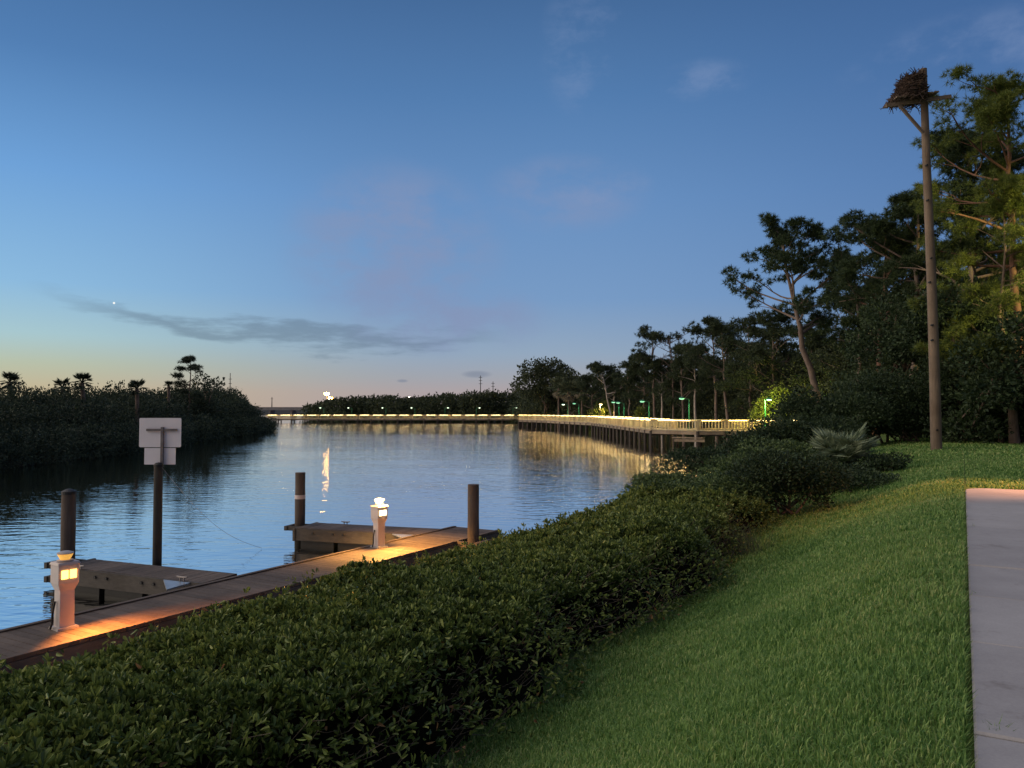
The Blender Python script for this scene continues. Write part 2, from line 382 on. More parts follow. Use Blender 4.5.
# ------------------------------------------------------------------ lawn grass
def lawn_grass():
    mb = MB()
    def sow(s0, s1, t0, t1, dens, hgt, wid):
        n = int((s1 - s0) * (t1 - t0) * dens); s = rng.uniform(s0, s1, n); t = rng.uniform(t0, t1, n)
        t = np.where((np.abs(t) < .04), np.abs(t) + .008, t)
        x = s * .5 - t * .866; y = s * .866 + t * .5
        tb = np.interp(s, [-50, 5, 12, 16, 18.2, 24.5, 30, 60], [3.85, 3.95, 4.1, 4.3, 4.2, 3.2, 3.6, 3.4])
        ok = (t < tb) & ~((t < .015) & (t > -3.05) & (s < 18.52))
        px = 512 + x / np.maximum(y, .1) * F
        ok &= (y > 2.2) & (px < 1150) & (px > -60)
        x, y = x[ok], y[ok]; n = len(x); z = ground_z(x, y)
        pos = np.stack([x, y, z - .004], 1)
        clump = .75 + .5 * (np.sin(x * 5.1 + np.sin(y * 3.3) * 2) * np.sin(y * 4.3 + x * 1.7) * .5 + .5)
        h = hgt * rng.uniform(.42, 1.45, n) * clump; w = wid * rng.uniform(.7, 1.3, n)
        az = rng.uniform(0, 2 * math.pi, n); lean = rng.uniform(.1, .9, n)
        dirh = np.stack([np.cos(az), np.sin(az), np.zeros(n)], 1); side = np.stack([-np.sin(az), np.cos(az), np.zeros(n)], 1)
        up = np.array([0, 0, 1.])
        mid = pos + up * (h * .6)[:, None] + dirh * (h * lean * .35)[:, None]
        tip = pos + up * (h * (1.05 - .35 * lean))[:, None] + dirh * (h * lean)[:, None]
        ws = side * (w / 2)[:, None]
        v = np.stack([pos - ws, pos + ws, mid + ws * .85, mid - ws * .85, tip], 1).reshape(-1, 3)
        i5 = np.arange(n)[:, None] * 5
        mb.v.append(v); mb.f.setdefault(4, []).append(i5 + np.array([[0, 1, 2, 3]]) + mb.n); mb.f.setdefault(3, []).append(i5 + np.array([[3, 2, 4]]) + mb.n); mb.n += len(v)
    sow(2, 7, -.02, 3.9, 5200, .055, .0075)
    sow(7, 12, -.02, 4.2, 3000, .060, .010)
    sow(12, 19, -.02, 4.4, 1500, .065, .016)
    sow(18.5, 30, -9, 4.2, 520, .07, .028)
    sow(30, 48, -22, 4, 170, .09, .06)
    # ragged fringe leaning over the edge of the path
    n = 2600; s = rng.uniform(2, 18.5, n); t = rng.uniform(.004, .05, n)
    x = s * .5 - t * .866; y = s * .866 + t * .5
    pos = np.stack([x, y, np.full(n, -.03)], 1); az = rng.uniform(0, 6.28, n)
    ax = np.stack([np.cos(az) * .5 + .25, np.sin(az) * .5 - .15, np.ones(n)], 1)
    add_needles(mb, pos, ax, rng.uniform(.05, .10, n), rng.uniform(.006, .011, n))
    for sj, tj, n in ((4.62, -.10, 26), (7.88, -.02, 16), (12.4, -.06, 14), (6.32, -.6, 8)):
        pos = np.stack([*(ST(sj, tj)[:2, None] + np.vstack([rng.normal(0, .05, n), rng.normal(0, .03, n)])), np.full(n, -.02)], 1)
        add_needles(mb, pos, unit(rng.normal(0, .6, (n, 3)) + [.2, -.2, .8]), rng.uniform(.04, .10, n), .007)
    return mb.build('grass', M['blade'])
tag(lawn_grass(), 'short mown green lawn grass sloping down to the hedge', 'grass', kind='stuff')

# ------------------------------------------------------------------ hedge
def hedge_profile(s):
    t0 = 4.02 + .18 * np.sin(s * .9) + .12 * np.sin(s * 2.3 + 1)
    t1 = 6.78 + .15 * np.sin(s * .7 + 2) + .1 * np.sin(s * 1.9)
    top = np.interp(s, [0, 5, 7.5, 11, 14, 18], [-.42, -.44, -.52, -.55, -.50, -.40]) + .045 * np.sin(s * 1.1 + .5) + .03 * np.sin(s * 2.7)
    return t0, t1, top
def hedge():
    root = thing('hedge', ST(8, 5, -1.6), 'long clipped dark green hedge between the lawn and the dock', 'hedge')
    mb = MB()
    n = 34000
    # rosettes on the top, denser near the camera
    s = -1.5 + 20.8 * rng.uniform(0, 1, n) ** 1.15; u = rng.uniform(0, 1, n)
    t0, t1, top = hedge_profile(s)
    t = t0 + (t1 - t0) * u
    lump = .07 * np.sin(s * 4.1 + 2 * np.sin(t * 3.1)) * np.sin(t * 4.7 + s) + .05 * np.sin(s * 9 + t * 7)
    top = top + .12 * (1 - u); edge = np.minimum(t - t0, t1 - t); round_ = -.20 * np.exp(-(edge / .22) ** 1.2)
    endf = -np.clip(s - 17.2, 0, 9) * .25
    z = top + lump + round_ + endf - rng.exponential(.06, n) + np.where(rng.uniform(0, 1, n) < .06, rng.uniform(.02, .15, n), 0)
    far = np.clip((s - 6) / 12, 0, 1)
    pos = np.stack([s * .5 - t * .866, s * .866 + t * .5, z], 1)
    k = 7
    tilt = rng.normal(0, .35, (n, 3)); ax0 = unit(np.array([0, 0, 1.]) + tilt)
    P = np.repeat(pos, k, 0); A0 = np.repeat(ax0, k, 0)
    A = unit(A0 * rng.uniform(.5, 1.7, (n * k, 1)) + rand_dirs(n * k) * .85)
    L = np.repeat(.060 + .030 * far, k) * rng.uniform(.7, 1.35, n * k); W = L * rng.uniform(.33, .46, n * k)
    add_leaves(mb, P + A * .008, A, L, W)
    # both sides: sparser, older leaves
    n = 6200; s = -1.5 + 20.8 * rng.uniform(0, 1, n) ** 1.1; t0, t1, top = hedge_profile(s)
    back = rng.uniform(0, 1, n) < .25
    h = np.where(back, rng.uniform(0, 1, n), 1 - rng.uniform(0, 1, n) ** 1.4)
    zb = np.where(back, -1.95, -1.32); zt = top + .05 - np.clip(s - 17.2, 0, 9) * .25
    z = zb + (zt - zb) * h
    t = np.where(back, t1 - rng.exponential(.08, n), t0 - .72 * (1 - h) + rng.exponential(.13, n) + .05)
    pos = np.stack([s * .5 - t * .866, s * .866 + t * .5, z], 1)
    out = np.where(back[:, None], ST(0, 1) - ST(0, 0), ST(0, -1) - ST(0, 0))
    A = unit(out * .5 + np.array([0, 0, .35]) + rand_dirs(n) * .8)
    k = 3; P = np.repeat(pos, k, 0) + rng.normal(0, .02, (n * k, 3)); A = unit(np.repeat(A, k, 0) + rand_dirs(n * k) * .7)
    L = rng.uniform(.045, .085, n * k); add_leaves(mb, P, A, L, L * .42)
    mb.build('foliage', M['hedge'], root)
    dl = MB(); n = 260; s = rng.uniform(1, 17, n); t0, t1, top = hedge_profile(s); h = rng.uniform(0, 1, n)      # dead leaves caught in it
    hh = rng.uniform(0, 1, n); t = np.where(h < .6, t0 - .7 * (1 - hh) + rng.uniform(0, .25, n), rng.uniform(4.3, 6.5, n)); z = np.where(h < .6, -1.25 + (top + 1.25) * hh, top + rng.uniform(-.02, .10, n))
    add_leaves(dl, np.stack([s * .5 - t * .866, s * .866 + t * .5, z], 1), rand_dirs(n), rng.uniform(.05, .08, n), .03); dl.build('dead_leaves', M['dead_leaf'], root)
    # solid core among the stems, near-black in place of the shade in there
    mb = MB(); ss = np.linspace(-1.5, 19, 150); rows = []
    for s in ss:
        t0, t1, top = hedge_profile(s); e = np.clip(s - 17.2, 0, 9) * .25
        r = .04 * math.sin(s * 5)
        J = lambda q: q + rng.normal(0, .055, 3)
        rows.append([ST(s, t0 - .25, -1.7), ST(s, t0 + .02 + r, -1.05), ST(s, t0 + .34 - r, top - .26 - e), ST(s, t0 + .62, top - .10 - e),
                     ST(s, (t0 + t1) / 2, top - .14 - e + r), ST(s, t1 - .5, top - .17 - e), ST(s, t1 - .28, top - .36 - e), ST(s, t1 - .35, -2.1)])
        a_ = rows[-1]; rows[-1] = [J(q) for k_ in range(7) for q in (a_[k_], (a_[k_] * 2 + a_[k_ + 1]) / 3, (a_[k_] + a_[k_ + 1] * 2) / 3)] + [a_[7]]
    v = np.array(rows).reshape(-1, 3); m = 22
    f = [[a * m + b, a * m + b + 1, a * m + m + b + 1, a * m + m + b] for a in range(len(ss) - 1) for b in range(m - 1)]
    mb.add(v, f); mb.build('shade_core', M['hedge_core'], root, True)
    # bare twigs poking from the shaded side
    mb = MB()
    for _ in range(650):
        s = rng.uniform(2, 17); t0, t1, top = hedge_profile(s); h = rng.uniform(0, 1)
        a = ST(s, t0 + .30 - .55 * (1 - h), -1.35 + .75 * h); d = ST(rng.normal(0, .5), -1, 0) - ST(0, 0) + np.array([0, 0, rng.uniform(-.2, 1.4)])
        d = d / np.linalg.norm(d); L = rng.uniform(.2, .45)
        p = [a, a + d * L * .5 + rng.normal(0, .02, 3), a + d * L + rng.normal(0, .04, 3) + np.array([0, 0, .04])]
        mb.tube(p, [.005, .0035, .0015], 5, False)
    mb.build('twigs', M['twig'], root)
hedge()

# ------------------------------------------------------------------ dock
DECK = -1.55
def planks(mb, a, b, w, zt, pw=.14, gap=.007, th=.04):
    """boards laid across the walk from a to b"""
    a = np.array(a[:2]); b = np.array(b[:2]); d = b - a; L = np.linalg.norm(d); d /= L; nrm = np.array([-d[1], d[0]])
    n = int(L / pw); 
    for i in range(n):
        c = a + d * (i + .5) * L / n; ww = w + rng.normal(0, .006)
        R = np.column_stack([[nrm[0], nrm[1], 0], [d[0], d[1], 0], [0, 0, 1]])
        mb.box([c[0], c[1], zt - th / 2 + rng.normal(0, .001)], (ww, L / n - gap, th), R)
dock_root = thing('dock', ST(10, 11.2, DECK), 'narrow wooden dock with two finger piers behind the hedge', 'dock')
TA, TB = 10.45, 11.85
A, B = ST(0, (TA + TB) / 2), ST(17.45, (TA + TB) / 2)
m_ = MB(); planks(m_, A, B, TB - TA, DECK); m_.build('deck', M['deck'], dock_root)
m_ = MB()
for t in (TA + .02, TB - .02):
    m_.beam(ST(0, t, DECK - .19), ST(17.45, t, DECK - .19), .06, .29)
m_.beam(ST(17.47, TA - .02, DECK - .17), ST(17.47, TB + .02, DECK - .17), .06, .29)
m_.build('fascia', M['dock_side'], dock_root)
m_ = MB()
for t in (TA + .03, TB - .03):                     # low raised edge rail
    m_.beam(ST(0, t, DECK + .013), ST(17.42, t, DECK + .013), .09, .022)
m_.build('edge_board', M['deck'], dock_root)
m_ = MB()
for s in np.arange(.8, 17.5, 2.1): m_.box(ST(s, (TA + TB) / 2, DECK - .30), (1.2, .9, .42), R_path)
m_.build('float', M['black'], dock_root)
FING = []
for (pa, pb, w) in (((-5.45, 14.65), (-9.2, 16.25), .82), ((-2.0, 20.15), (-5.8, 21.4), 1.0)):
    a = np.array([*pa, 0]); b = np.array([*pb, 0]); d = unit(b - a); b = b - d * .24; nr = np.array([-d[1], d[0], 0]); FING.append((a, b, d, nr, w))
    m_ = MB(); planks(m_, a, b, w, DECK - .006); fd = m_.build('finger_deck', M['deck'], dock_root)
    m_ = MB()
    for sg in (-1, 1): m_.beam(a + nr * sg * (w / 2 + .02) + [0, 0, DECK - .16], b + nr * sg * (w / 2 + .02) + [0, 0, DECK - .175], .05, .31)
    m_.beam(b - nr * (w / 2 + .08) + [0, 0, DECK - .17] + d * .04, b + nr * (w / 2 + .08) + [0, 0, DECK - .18] + d * .04, .06, .33)
    m_.build('finger_fascia', M['dock_side'], dock_root)
    m_ = MB()
    for k in (.25, .55, .85): m_.box(a + (b - a) * k + [0, 0, DECK - .38], (1.0, w - .2, .30), np.column_stack([d, nr, [0, 0, 1]]))
    m_.build('float', M['black'], dock_root)
    # triangular corner plate on the near side of the finger root
    c = a - nr * -1 * 0 ; sgn = -1 if nr[1] > 0 else 1
    e = a + nr * sgn * w / 2 + d * .25
    along = -np.array([.5, .866, 0])
    tri = np.array([e + d * .72, e + along * .05, e + along * .62 - d * .10]) + [0, 0, DECK - .012]
    m_ = MB(); v = np.vstack([tri, tri - [0, 0, .03]]); m_.add(v, [[0, 1, 2], [5, 4, 3]]); m_.add(v, [[0, 3, 4, 1], [1, 4, 5, 2], [2, 5, 3, 0]])
    m_.build('gusset', M['gusset'], dock_root)
    # bolts in the near fascia
    for k in (.30, .38, .62, .70, .86):
        p = a + (b - a) * k + nr * sgn * (w / 2 + .045) + [0, 0, DECK - .12]
        m_ = MB(); m_.tube([p, p + nr * sgn * .035], .03, 8); m_.build('bolt', M['black'], dock_root)
# cleats
for p, d in ((FING[0][0] + (FING[0][1] - FING[0][0]) * .12 + FING[0][3] * .45, FING[0][2]), (FING[0][0] + (FING[0][1] - FING[0][0]) * .82 + FING[0][3] * .45, FING[0][2]),
             (FING[1][0] + (FING[1][1] - FING[1][0]) * .75 - FING[1][3] * .42, FING[1][2])):
    m_ = MB(); z = np.array([0, 0, DECK])
    m_.tube([p - d * .13 + z + [0, 0, .075], p - d * .06 + z + [0, 0, .065], p + d * .06 + z + [0, 0, .065], p + d * .13 + z + [0, 0, .075]], [.012, .018, .018, .012], 7)
    for k in (-.045, .045): m_.tube([p + d * k + z, p + d * k + z + [0, 0, .065]], .014, 6)
    m_.build('cleat', M['steel'], dock_root)
# pile collars
pile_pos = {}
p3 = ST(15.75, 10.16)
m_ = MB()
for sg in (-1, 1): m_.beam(p3 + (ST(sg * .27, 0) - ST(0, 0)) + [0, 0, DECK - .05], p3 + (ST(sg * .27, .30) - ST(0, 0)) + [0, 0, DECK - .05], .08, .14)
m_.beam(p3 + (ST(-.31, -.26) - ST(0, 0)) + [0, 0, DECK - .05], p3 + (ST(.31, -.26) - ST(0, 0)) + [0, 0, DECK - .05], .08, .14)
m_.build('pile_guide', M['pile'], dock_root)
for (a, b, d, nr, w), off in zip(FING, (-.02, -.05)):
    pp = b + d * .26 + nr * off; pile_pos[len(pile_pos)] = pp
    for z in ((DECK - .06, DECK - .34) if len(pile_pos) == 1 else (DECK - .08,)):
        m_ = MB()
        for sg in (-1, 1): m_.beam(b + nr * (off + sg * .23) + [0, 0, z] + d * .07, b + d * .48 + nr * (off + sg * .23) + [0, 0, z], .08, .12)
        m_.beam(b + d * .52 - nr * .30 + nr * off + [0, 0, z], b + d * .52 + nr * .30 + nr * off + [0, 0, z], .08, .12)
        m_.build('pile_guide', M['dock_side'], dock_root)
def pile(pos, top, r, label, band=None, capped=True, lean=(0, 0)):
    root = thing('mooring_pile', [pos[0], pos[1], -3.2], label, 'pile', 'wooden piles that hold the dock')
    zs = np.linspace(-3.2, top, 9); p = np.stack([pos[0] + lean[0] * (zs - top), pos[1] + lean[1] * (zs - top), zs], 1)
    m_ = MB(); m_.tube(p, r * (1.06 - .06 * np.linspace(0, 1, 9)) + rng.normal(0, .002, 9), 16); m_.build('post', M['pile'], root, True)
    if capped:
        m_ = MB(); m_.lathe([pos[0], pos[1], top + .002], [(r * 1.05, -.05), (r * 1.05, .01), (r * .5, .05), (.001, .07)], 16); m_.build('cap', M['black'], root)
    if band: 
        m_ = MB(); m_.lathe([pos[0], pos[1], band], [(r * 1.06, -.055), (r * 1.075, -.05), (r * 1.075, .05), (r * 1.06, .055)], 18); m_.build('band', M['band'], root)
pile(pile_pos[0], -.12, .135, 'brown wooden pile with pointed black cap, just behind the amber-lit pedestal')
pile(pile_pos[1], -.14, .135, 'wooden pile with a pale pinkish band at far finger pier end', band=-.80, capped=False)
pile(p3, -.20, .135, 'plain brown pile at the tip of the dock nearest the hedge', capped=False)

def pedestal(base, face, label, lens, window, sc_=1.0):
    root = thing('dock_pedestal', base, label, 'pedestal', 'power pedestals on the dock')
    fx = np.array([math.cos(face), math.sin(face), 0]); sx = np.array([-fx[1], fx[0], 0]); R = np.column_stack([sx, fx, [0, 0, 1]])
    b = np.array(base, float)
    def frustum(m, z0, z1, w0, d0, w1, d1, off=(0, 0)):
        v = []
        for z, w, d in ((z0, w0, d0), (z1, w1, d1)):
            for a_, b_ in ((-1, -1), (1, -1), (1, 1), (-1, 1)): v.append([a_ * w / 2 + off[0], b_ * d / 2 + off[1], z])
        m.add(np.array(v) @ R.T + b, [[3, 2, 1, 0], [4, 5, 6, 7], [0, 1, 5, 4], [1, 2, 6, 5], [2, 3, 7, 6], [3, 0, 4, 7]])
    m_ = MB(); frustum(m_, 0, .035, .30, .28, .28, .26); m_.build('base_plate', M['pedestal_base'], root)
    m_ = MB(); frustum(m_, .035, .60, .205, .175, .20, .17); m_.build('body', M['pedestal'], root)
    m_ = MB(); frustum(m_, .55, .66, .203, .173, .285, .245); frustum(m_, .66, .92, .285, .245, .285, .245); frustum(m_, .92, .955, .31, .27, .285, .245)
    h = m_.build('head', M['pedestal'], root)
    for k in (-1, 1):
        m_ = MB(); frustum(m_, .725, .845, .088, .012, .088, .012, (k * .058, .1285)); m_.build('window', M[window], h)
    m_ = MB(); m_.lathe(b, [(.06, .955), (.065, .985), (.105, 1.062), (.09, 1.068)], 18); m_.build('lens', M[lens], root, True)
    m_ = MB(); m_.lathe(b, [(.05, .96), (.11, .962), (.11, .978), (.055, .985)], 18); m_.lathe(b, [(.112, 1.068), (.112, 1.080), (.06, 1.10), (.001, 1.102)], 18)
    m_.build('lens_cap', M['pedestal_base'], root)
    # coiled cord on the side away from the windows
    m_ = MB(); c = b - fx * .02 + sx * -.12
    m_.tube([c + [0, 0, .40] , c + sx * -.03 + [0, 0, .25], c + sx * -.035 + [0, 0, .10], c + sx * -.06 + [0, 0, .015]], .016, 7); m_.build('cord', M['black'], root)
    return root, fx, b
def lamp_obj(name, kind, loc, energy, color, size, label=None, rot=None, parent=None, **kw):
    ld = bpy.data.lights.new(name, kind); ld.specular_factor = .02; ld.energy = energy; ld.color = color
    if kind in ('POINT', 'SPOT'): ld.shadow_soft_size = size
    if kind == 'AREA': ld.size = size
    for k_, v_ in kw.items(): setattr(ld, k_, v_)
    o = bpy.data.objects.new(name, ld); COL.objects.link(o)
    o.location = Vector([float(x) for x in loc])
    if rot is not None: o.rotation_euler = rot
    if parent is not None:
        o.parent = parent; o.location = Vector([float(x) for x in (np.array(loc) - ORIGIN[parent.name])])
    return o
def aim(d): return Vector([float(x) for x in d]).to_track_quat('-Z', 'Y').to_euler()
pb = onz(64, 628, DECK)
r1, fx, b = pedestal(pb, math.radians(-36), 'pinkish dock pedestal with two glowing amber windows, nearer of the two', 'amber_lens', 'amber')
lamp_obj('pedestal_light', 'AREA', b + fx * .24 + [0, 0, .80], 120, (1.0, .32, .06), .20, rot=aim(np.array([.80, -.12, -.60])), parent=r1, spread=math.radians(125))
pb = onz(379, 547, DECK)
r2, fx, b = pedestal(pb, math.radians(-40), 'white dock pedestal with a bright lit lens on top, farther of the two', 'warm_lens', 'warm_window')
lamp_obj('pedestal_light', 'SPOT', b + fx * .10 + [0, 0, 1.28], 900, (1.0, .48, .10), .09, parent=r2, spot_size=math.radians(142), spot_blend=.5)
lamp_obj('pedestal_light', 'AREA', b + fx * .19 + [0, 0, .80], 34, (1.0, .46, .10), .2, rot=aim(fx * .8 + np.array([0, 0, -.6])), parent=r2, spread=math.radians(105))

# ------------------------------------------------------------------ sign on a pile in the water
def sign():
    Yd = 17.2; b = at(157, 566, Yd)
    root = thing('channel_sign', [b[0], b[1], -3.2], 'blank grey back of a two-panel sign on a dark pile in the water', 'sign')
    top = at(157, 465, Yd)[2]; x, y = b[0], b[1]
    m_ = MB(); zs = np.linspace(-3.2, top, 8); m_.tube(np.stack([np.full(8, x), np.full(8, y), zs], 1), [.10, .10, .098, .097, .096, .095, .094, .092], 14); m_.build('post', M['pile_dark'], root, True)
    m_ = MB(); m_.lathe([x, y, top], [(.10, -.03), (.10, .01), (.06, .05), (.001, .06)], 14); m_.build('post_cap', M['black'], root)
    def panel(name, x0, y0, x1, y1, dy, rad):
        a = at(x0, y0, Yd + dy); c = at(x1, y1, Yd + dy); w = c[0] - a[0]; h = a[2] - c[2]; cx, cz = (a[0] + c[0]) / 2, (a[2] + c[2]) / 2
        pts = []
        for sx_, sz_, a0 in ((1, 1, 0), (-1, 1, 90), (-1, -1, 180), (1, -1, 270)):
            for k in range(5):
                an = math.radians(a0 + k * 22.5); pts.append([cx + sx_ * (w / 2 - rad) + rad * math.cos(an), cz + sz_ * (h / 2 - rad) + rad * math.sin(an)])
        n = len(pts); v = [[p[0], y + dy - .004, p[1]] for p in pts] + [[p[0], y + dy + .004, p[1]] for p in pts]
        m_ = MB(); m_.add(v, [list(range(n))]); m_.add(np.array(v), [list(range(2 * n - 1, n - 1, -1))]); m_.add(np.array(v), [[i, (i + 1) % n + 0, n + (i + 1) % n, n + i] for i in range(n)])
        return m_.build(name, M['sign_back'], root)
    panel('upper_panel', 139.5, 418, 181, 447.2, .10, .03)
    panel('lower_panel', 144.5, 448, 175.5, 464.5, .10, .012)
    m_ = MB(); p0 = at(160.5, 466, Yd); p1 = at(160.5, 428, Yd); m_.box([p0[0], y + .065, (p0[2] + p1[2]) / 2], (.055, .05, p1[2] - p0[2] + .04)); m_.build('upright_bracket', M['steel'], root)
    m_ = MB(); q0 = at(145, 430, Yd); q1 = at(175.5, 430, Yd); m_.box([(q0[0] + q1[0]) / 2, y + .070, q0[2]], (q1[0] - q0[0], .045, .05)); m_.build('cross_bracket', M['steel'], root)
    m_ = MB(); a = np.array([x + .09, y - .03, top - .05]); e = at(262, 534, 20.5); e[2] = WATER + .02
    tt = np.linspace(0, 1, 14)[:, None]; p = a * (1 - tt) + e * tt; p[:, 2] -= .35 * np.sin(tt[:, 0] * math.pi)
    m_.tube(p, .004, 5); m_.build('line', M['steel'], root)
sign()

# ------------------------------------------------------------------ osprey nest pole
def nest_pole():
    b = onz(936.5, 451, ground_z(16.1, 29.6)[0]); Yd = b[1]; t = at(924, 69, Yd)
    root = thing('nest_pole', b, 'tall weathered wooden pole carrying a bird nest platform on the lawn', 'pole')
    n = 14; k = np.linspace(0, 1, n)[:, None]; p = (b - [0, 0, .4]) * (1 - k) + t * k; p[:, 0] += .03 * np.sin(k[:, 0] * 5)
    m_ = MB(); m_.tube(p, np.linspace(.21, .13, n), 18); pole = m_.build('post', M['pole'], root, True)
    for px, py in ((931.5, 258), (930, 282), (932.5, 325), (932.5, 340), (927, 165), (928, 200), (937, 430)):
        q = at(px, py, Yd - .20); m_ = MB(); m_.tube([q + [0, .10, 0], q + [0, -.03, 0]], .035, 8); m_.build('bolt_hole', M['black'], pole)
    a = at(886, 105.5, Yd - .25); c = at(951, 96.5, Yd - .25)
    m_ = MB(); m_.beam(a, c, .10, .14); m_.build('crossarm', M['pole'], root)
    a2 = at(889, 104, Yd + .45); c2 = at(934, 99, Yd + .45); m_ = MB(); m_.beam(a2, c2, .10, .12); m_.build('crossarm', M['pole'], root)
    m_ = MB(); m_.beam(at(899, 105, Yd - .26), at(923.5, 133, Yd - .21), .09, .10); m_.build('brace', M['pole'], root)
    m_ = MB(); pl0 = at(894, 104, Yd); 
    for i in range(7):
        q = at(892 + i * 6.2, 102.3 - i * .85, Yd + .1); m_.box(q, (.17, 1.15, .05))
    m_.build('platform', M['pole'], root)
    nb = at(911.5, 101, Yd + .05)
    nest = thing('bird_nest', nb, 'big ragged brown stick nest on the platform of the tall pole', 'nest')
    m_ = MB(); r = np.random.default_rng(3); N = 1500
    # a heap that is higher towards the pole
    h = r.uniform(0, 1, N) ** 1.1; ang = r.uniform(0, 6.28, N); rr = np.sqrt(r.uniform(.15, 1, N))
    xl = np.interp(h, [0, .12, .3, .6, 1], [-.98, -.74, -.62, -.52, -.30]); xr = np.interp(h, [0, .25, .6, 1], [.72, .52, .40, .36]); hw = np.interp(h, [0, .5, 1], [.62, .55, .30])
    x = (xl + xr) / 2 + rr * np.cos(ang) * (xr - xl) / 2; y = rr * np.sin(ang) * hw; z = h * (.98 + .16 * x) - .02
    pos = np.stack([x, y, z], 1) + nb; d = unit(np.stack([-np.sin(ang), np.cos(ang), r.normal(0, .45, N)], 1) + r.normal(0, .45, (N, 3)))
    L = r.uniform(.15, .42, N)
    for q, dd, l in zip(pos, d, L): m_.tube([q - dd * l, q + dd * l * .2 + r.normal(0, .02, 3), q + dd * l], [.013, .017, .008], 4, False)
    for _ in range(60):                                    # loose ends trailing off the left side
        q = nb + [-.72 + r.uniform(-.12, .25), r.uniform(-.4, .4), r.uniform(0, .25)]; e = q + [r.uniform(-.3, .1), r.normal(0, .1), -r.uniform(.1, .40)]
        m_.tube([q, (q + e) / 2 + r.normal(0, .04, 3), e], [.012, .012, .006], 4, False)
    m_.build('sticks', M['nest'], nest)
    m_ = MB(); m_.lathe(nb + [-.06, 0, 0], [(.50, .02), (.46, .3), (.36, .7), (.24, .9), (.001, .92)], 12); m_.build('nest_lining', M['nest'], nest)
nest_pole()

# ------------------------------------------------------------------ trees
def curve(a, b, bend, n=8, r=rng):
    k = np.linspace(0, 1, n)[:, None]; a = np.array(a, float); b = np.array(b, float)
    return a * (1 - k) + b * k + np.sin(k * math.pi) * np.array(bend)
def pine(label, base, top, r0, cf=.45, spread=4., limbs=16, seed=1, puff=.55, tufts=9, needles=14, nl=.30, nw=.03, bark='bark', leaf='needles', bend=(0, 0, 0), flat=.55, group='pines of the wood on the right bank', name='pine_tree', droop=.0, az=None, cat='tree', subs=(3, 6)):
    r = np.random.default_rng(seed); base = np.array(base, float); top = np.array(top, float)
    root = thing(name, base, label, cat, group)
    tr = MB(); H = top[2] - base[2]; n = 12
    p = curve(base - [0, 0, .3], top, bend, n); p[2:-1] += r.normal(0, .012 * H * .4, (n - 3, 3)) * [1, 1, .2]
    tr.tube(p, r0 * (1 - .82 * np.linspace(0, 1, n) ** 1.1), 9, False)
    kk = np.linspace(0, 1, n); trunk_at = lambda f: np.array([np.interp(f, kk, p[:, c]) for c in range(3)])
    puffs = []
    for i in range(limbs):
        f = cf + (1 - cf) * ((i + r.uniform(0, .9)) / limbs); s = trunk_at(f)
        rel = (f - cf) / (1 - cf); shape = (.75 + .55 * math.sin(rel * math.pi * .85 + .35)) * (1 - .62 * rel ** 2.2)
        L = spread * shape * r.uniform(.5, 1.12); a = r.uniform(0, 6.28) if az is None else r.normal(az, 1.0)
        up = r.uniform(-.05, .45) + .5 * rel - droop
        d = unit(np.array([math.cos(a), math.sin(a), up])); e = s + d * L + [0, 0, .10 * L]
        lp = curve(s, e, r.normal(0, .09 * L, 3), 6, r); rr = max(.02, r0 * .34 * (1 - .5 * rel)); tr.tube(lp, np.linspace(rr, rr * .25, 6), 6, False)
        puffs.append((e, puff * r.uniform(.8, 1.25)))
        for _ in range(r.integers(*subs)):
            g = r.uniform(.35, .98); q = np.array([np.interp(g, np.linspace(0, 1, 6), lp[:, c]) for c in range(3)])
            dd = unit(d + r.normal(0, .75, 3) * [1, 1, .45] + [0, 0, .25]); ll = L * r.uniform(.14, .42) * (1.15 - .4 * g) + .15
            e2 = q + dd * ll; tr.tube(curve(q, e2, r.normal(0, .05 * ll, 3), 4, r), [rr * .4, rr * .3, rr * .2, rr * .12], 5, False)
            puffs.append((e2, puff * r.uniform(.6, 1.15)))
    puffs.append((top, puff))
    tr.build('trunk', M[bark], root, True)
    cm = MB(); C = []; D = []
    for c, s in puffs:
        m = max(3, int(tufts * r.uniform(.7, 1.3))); o = rand_dirs(m, r) * (s * r.uniform(.25, 1, (m, 1)) ** .6) * [1, 1, flat]; C.append(c + o); D.append(unit(o / s + [0, 0, .45]))
    C = np.vstack(C); D = np.vstack(D)
    P = np.repeat(C, needles, 0); A = unit(np.repeat(D, needles, 0) * .55 + rand_dirs(len(P), r))
    add_needles(cm, P, A, nl * r.uniform(.65, 1.2, len(P)), nw * r.uniform(.7, 1.3, len(P)), r)
    cm.build('crown', M[leaf], root)
    return root
def lobes_leaves(mb, lobes, n_per_area, size, r, shell=.35, low=-.5):
    for c, rad in lobes:
        c = np.array(c); rad = np.array(rad, float); area = 4 * math.pi * (np.prod(rad)) ** (2 / 3); n = int(area * n_per_area)
        d = rand_dirs(n, r); d = d[d[:, 2] > low]; n = len(d)
        bumpy = 1 + .16 * np.sin(d[:, 0] * 7 + c[0]) * np.sin(d[:, 1] * 6 + c[1]) + .10 * np.sin(d[:, 2] * 11 + c[0] * 2) + r.normal(0, .06, n)
        pos = c + d * rad * (bumpy * (1 - shell * r.uniform(0, 1, n) ** 2.0))[:, None]
        ax = unit(d + r.normal(0, .8, (n, 3)) + [0, 0, .2])
        L = size * r.uniform(.6, 1.4, n); add_leaves(mb, pos, ax, L, L * r.uniform(.45, .75, n), r, obov=False)
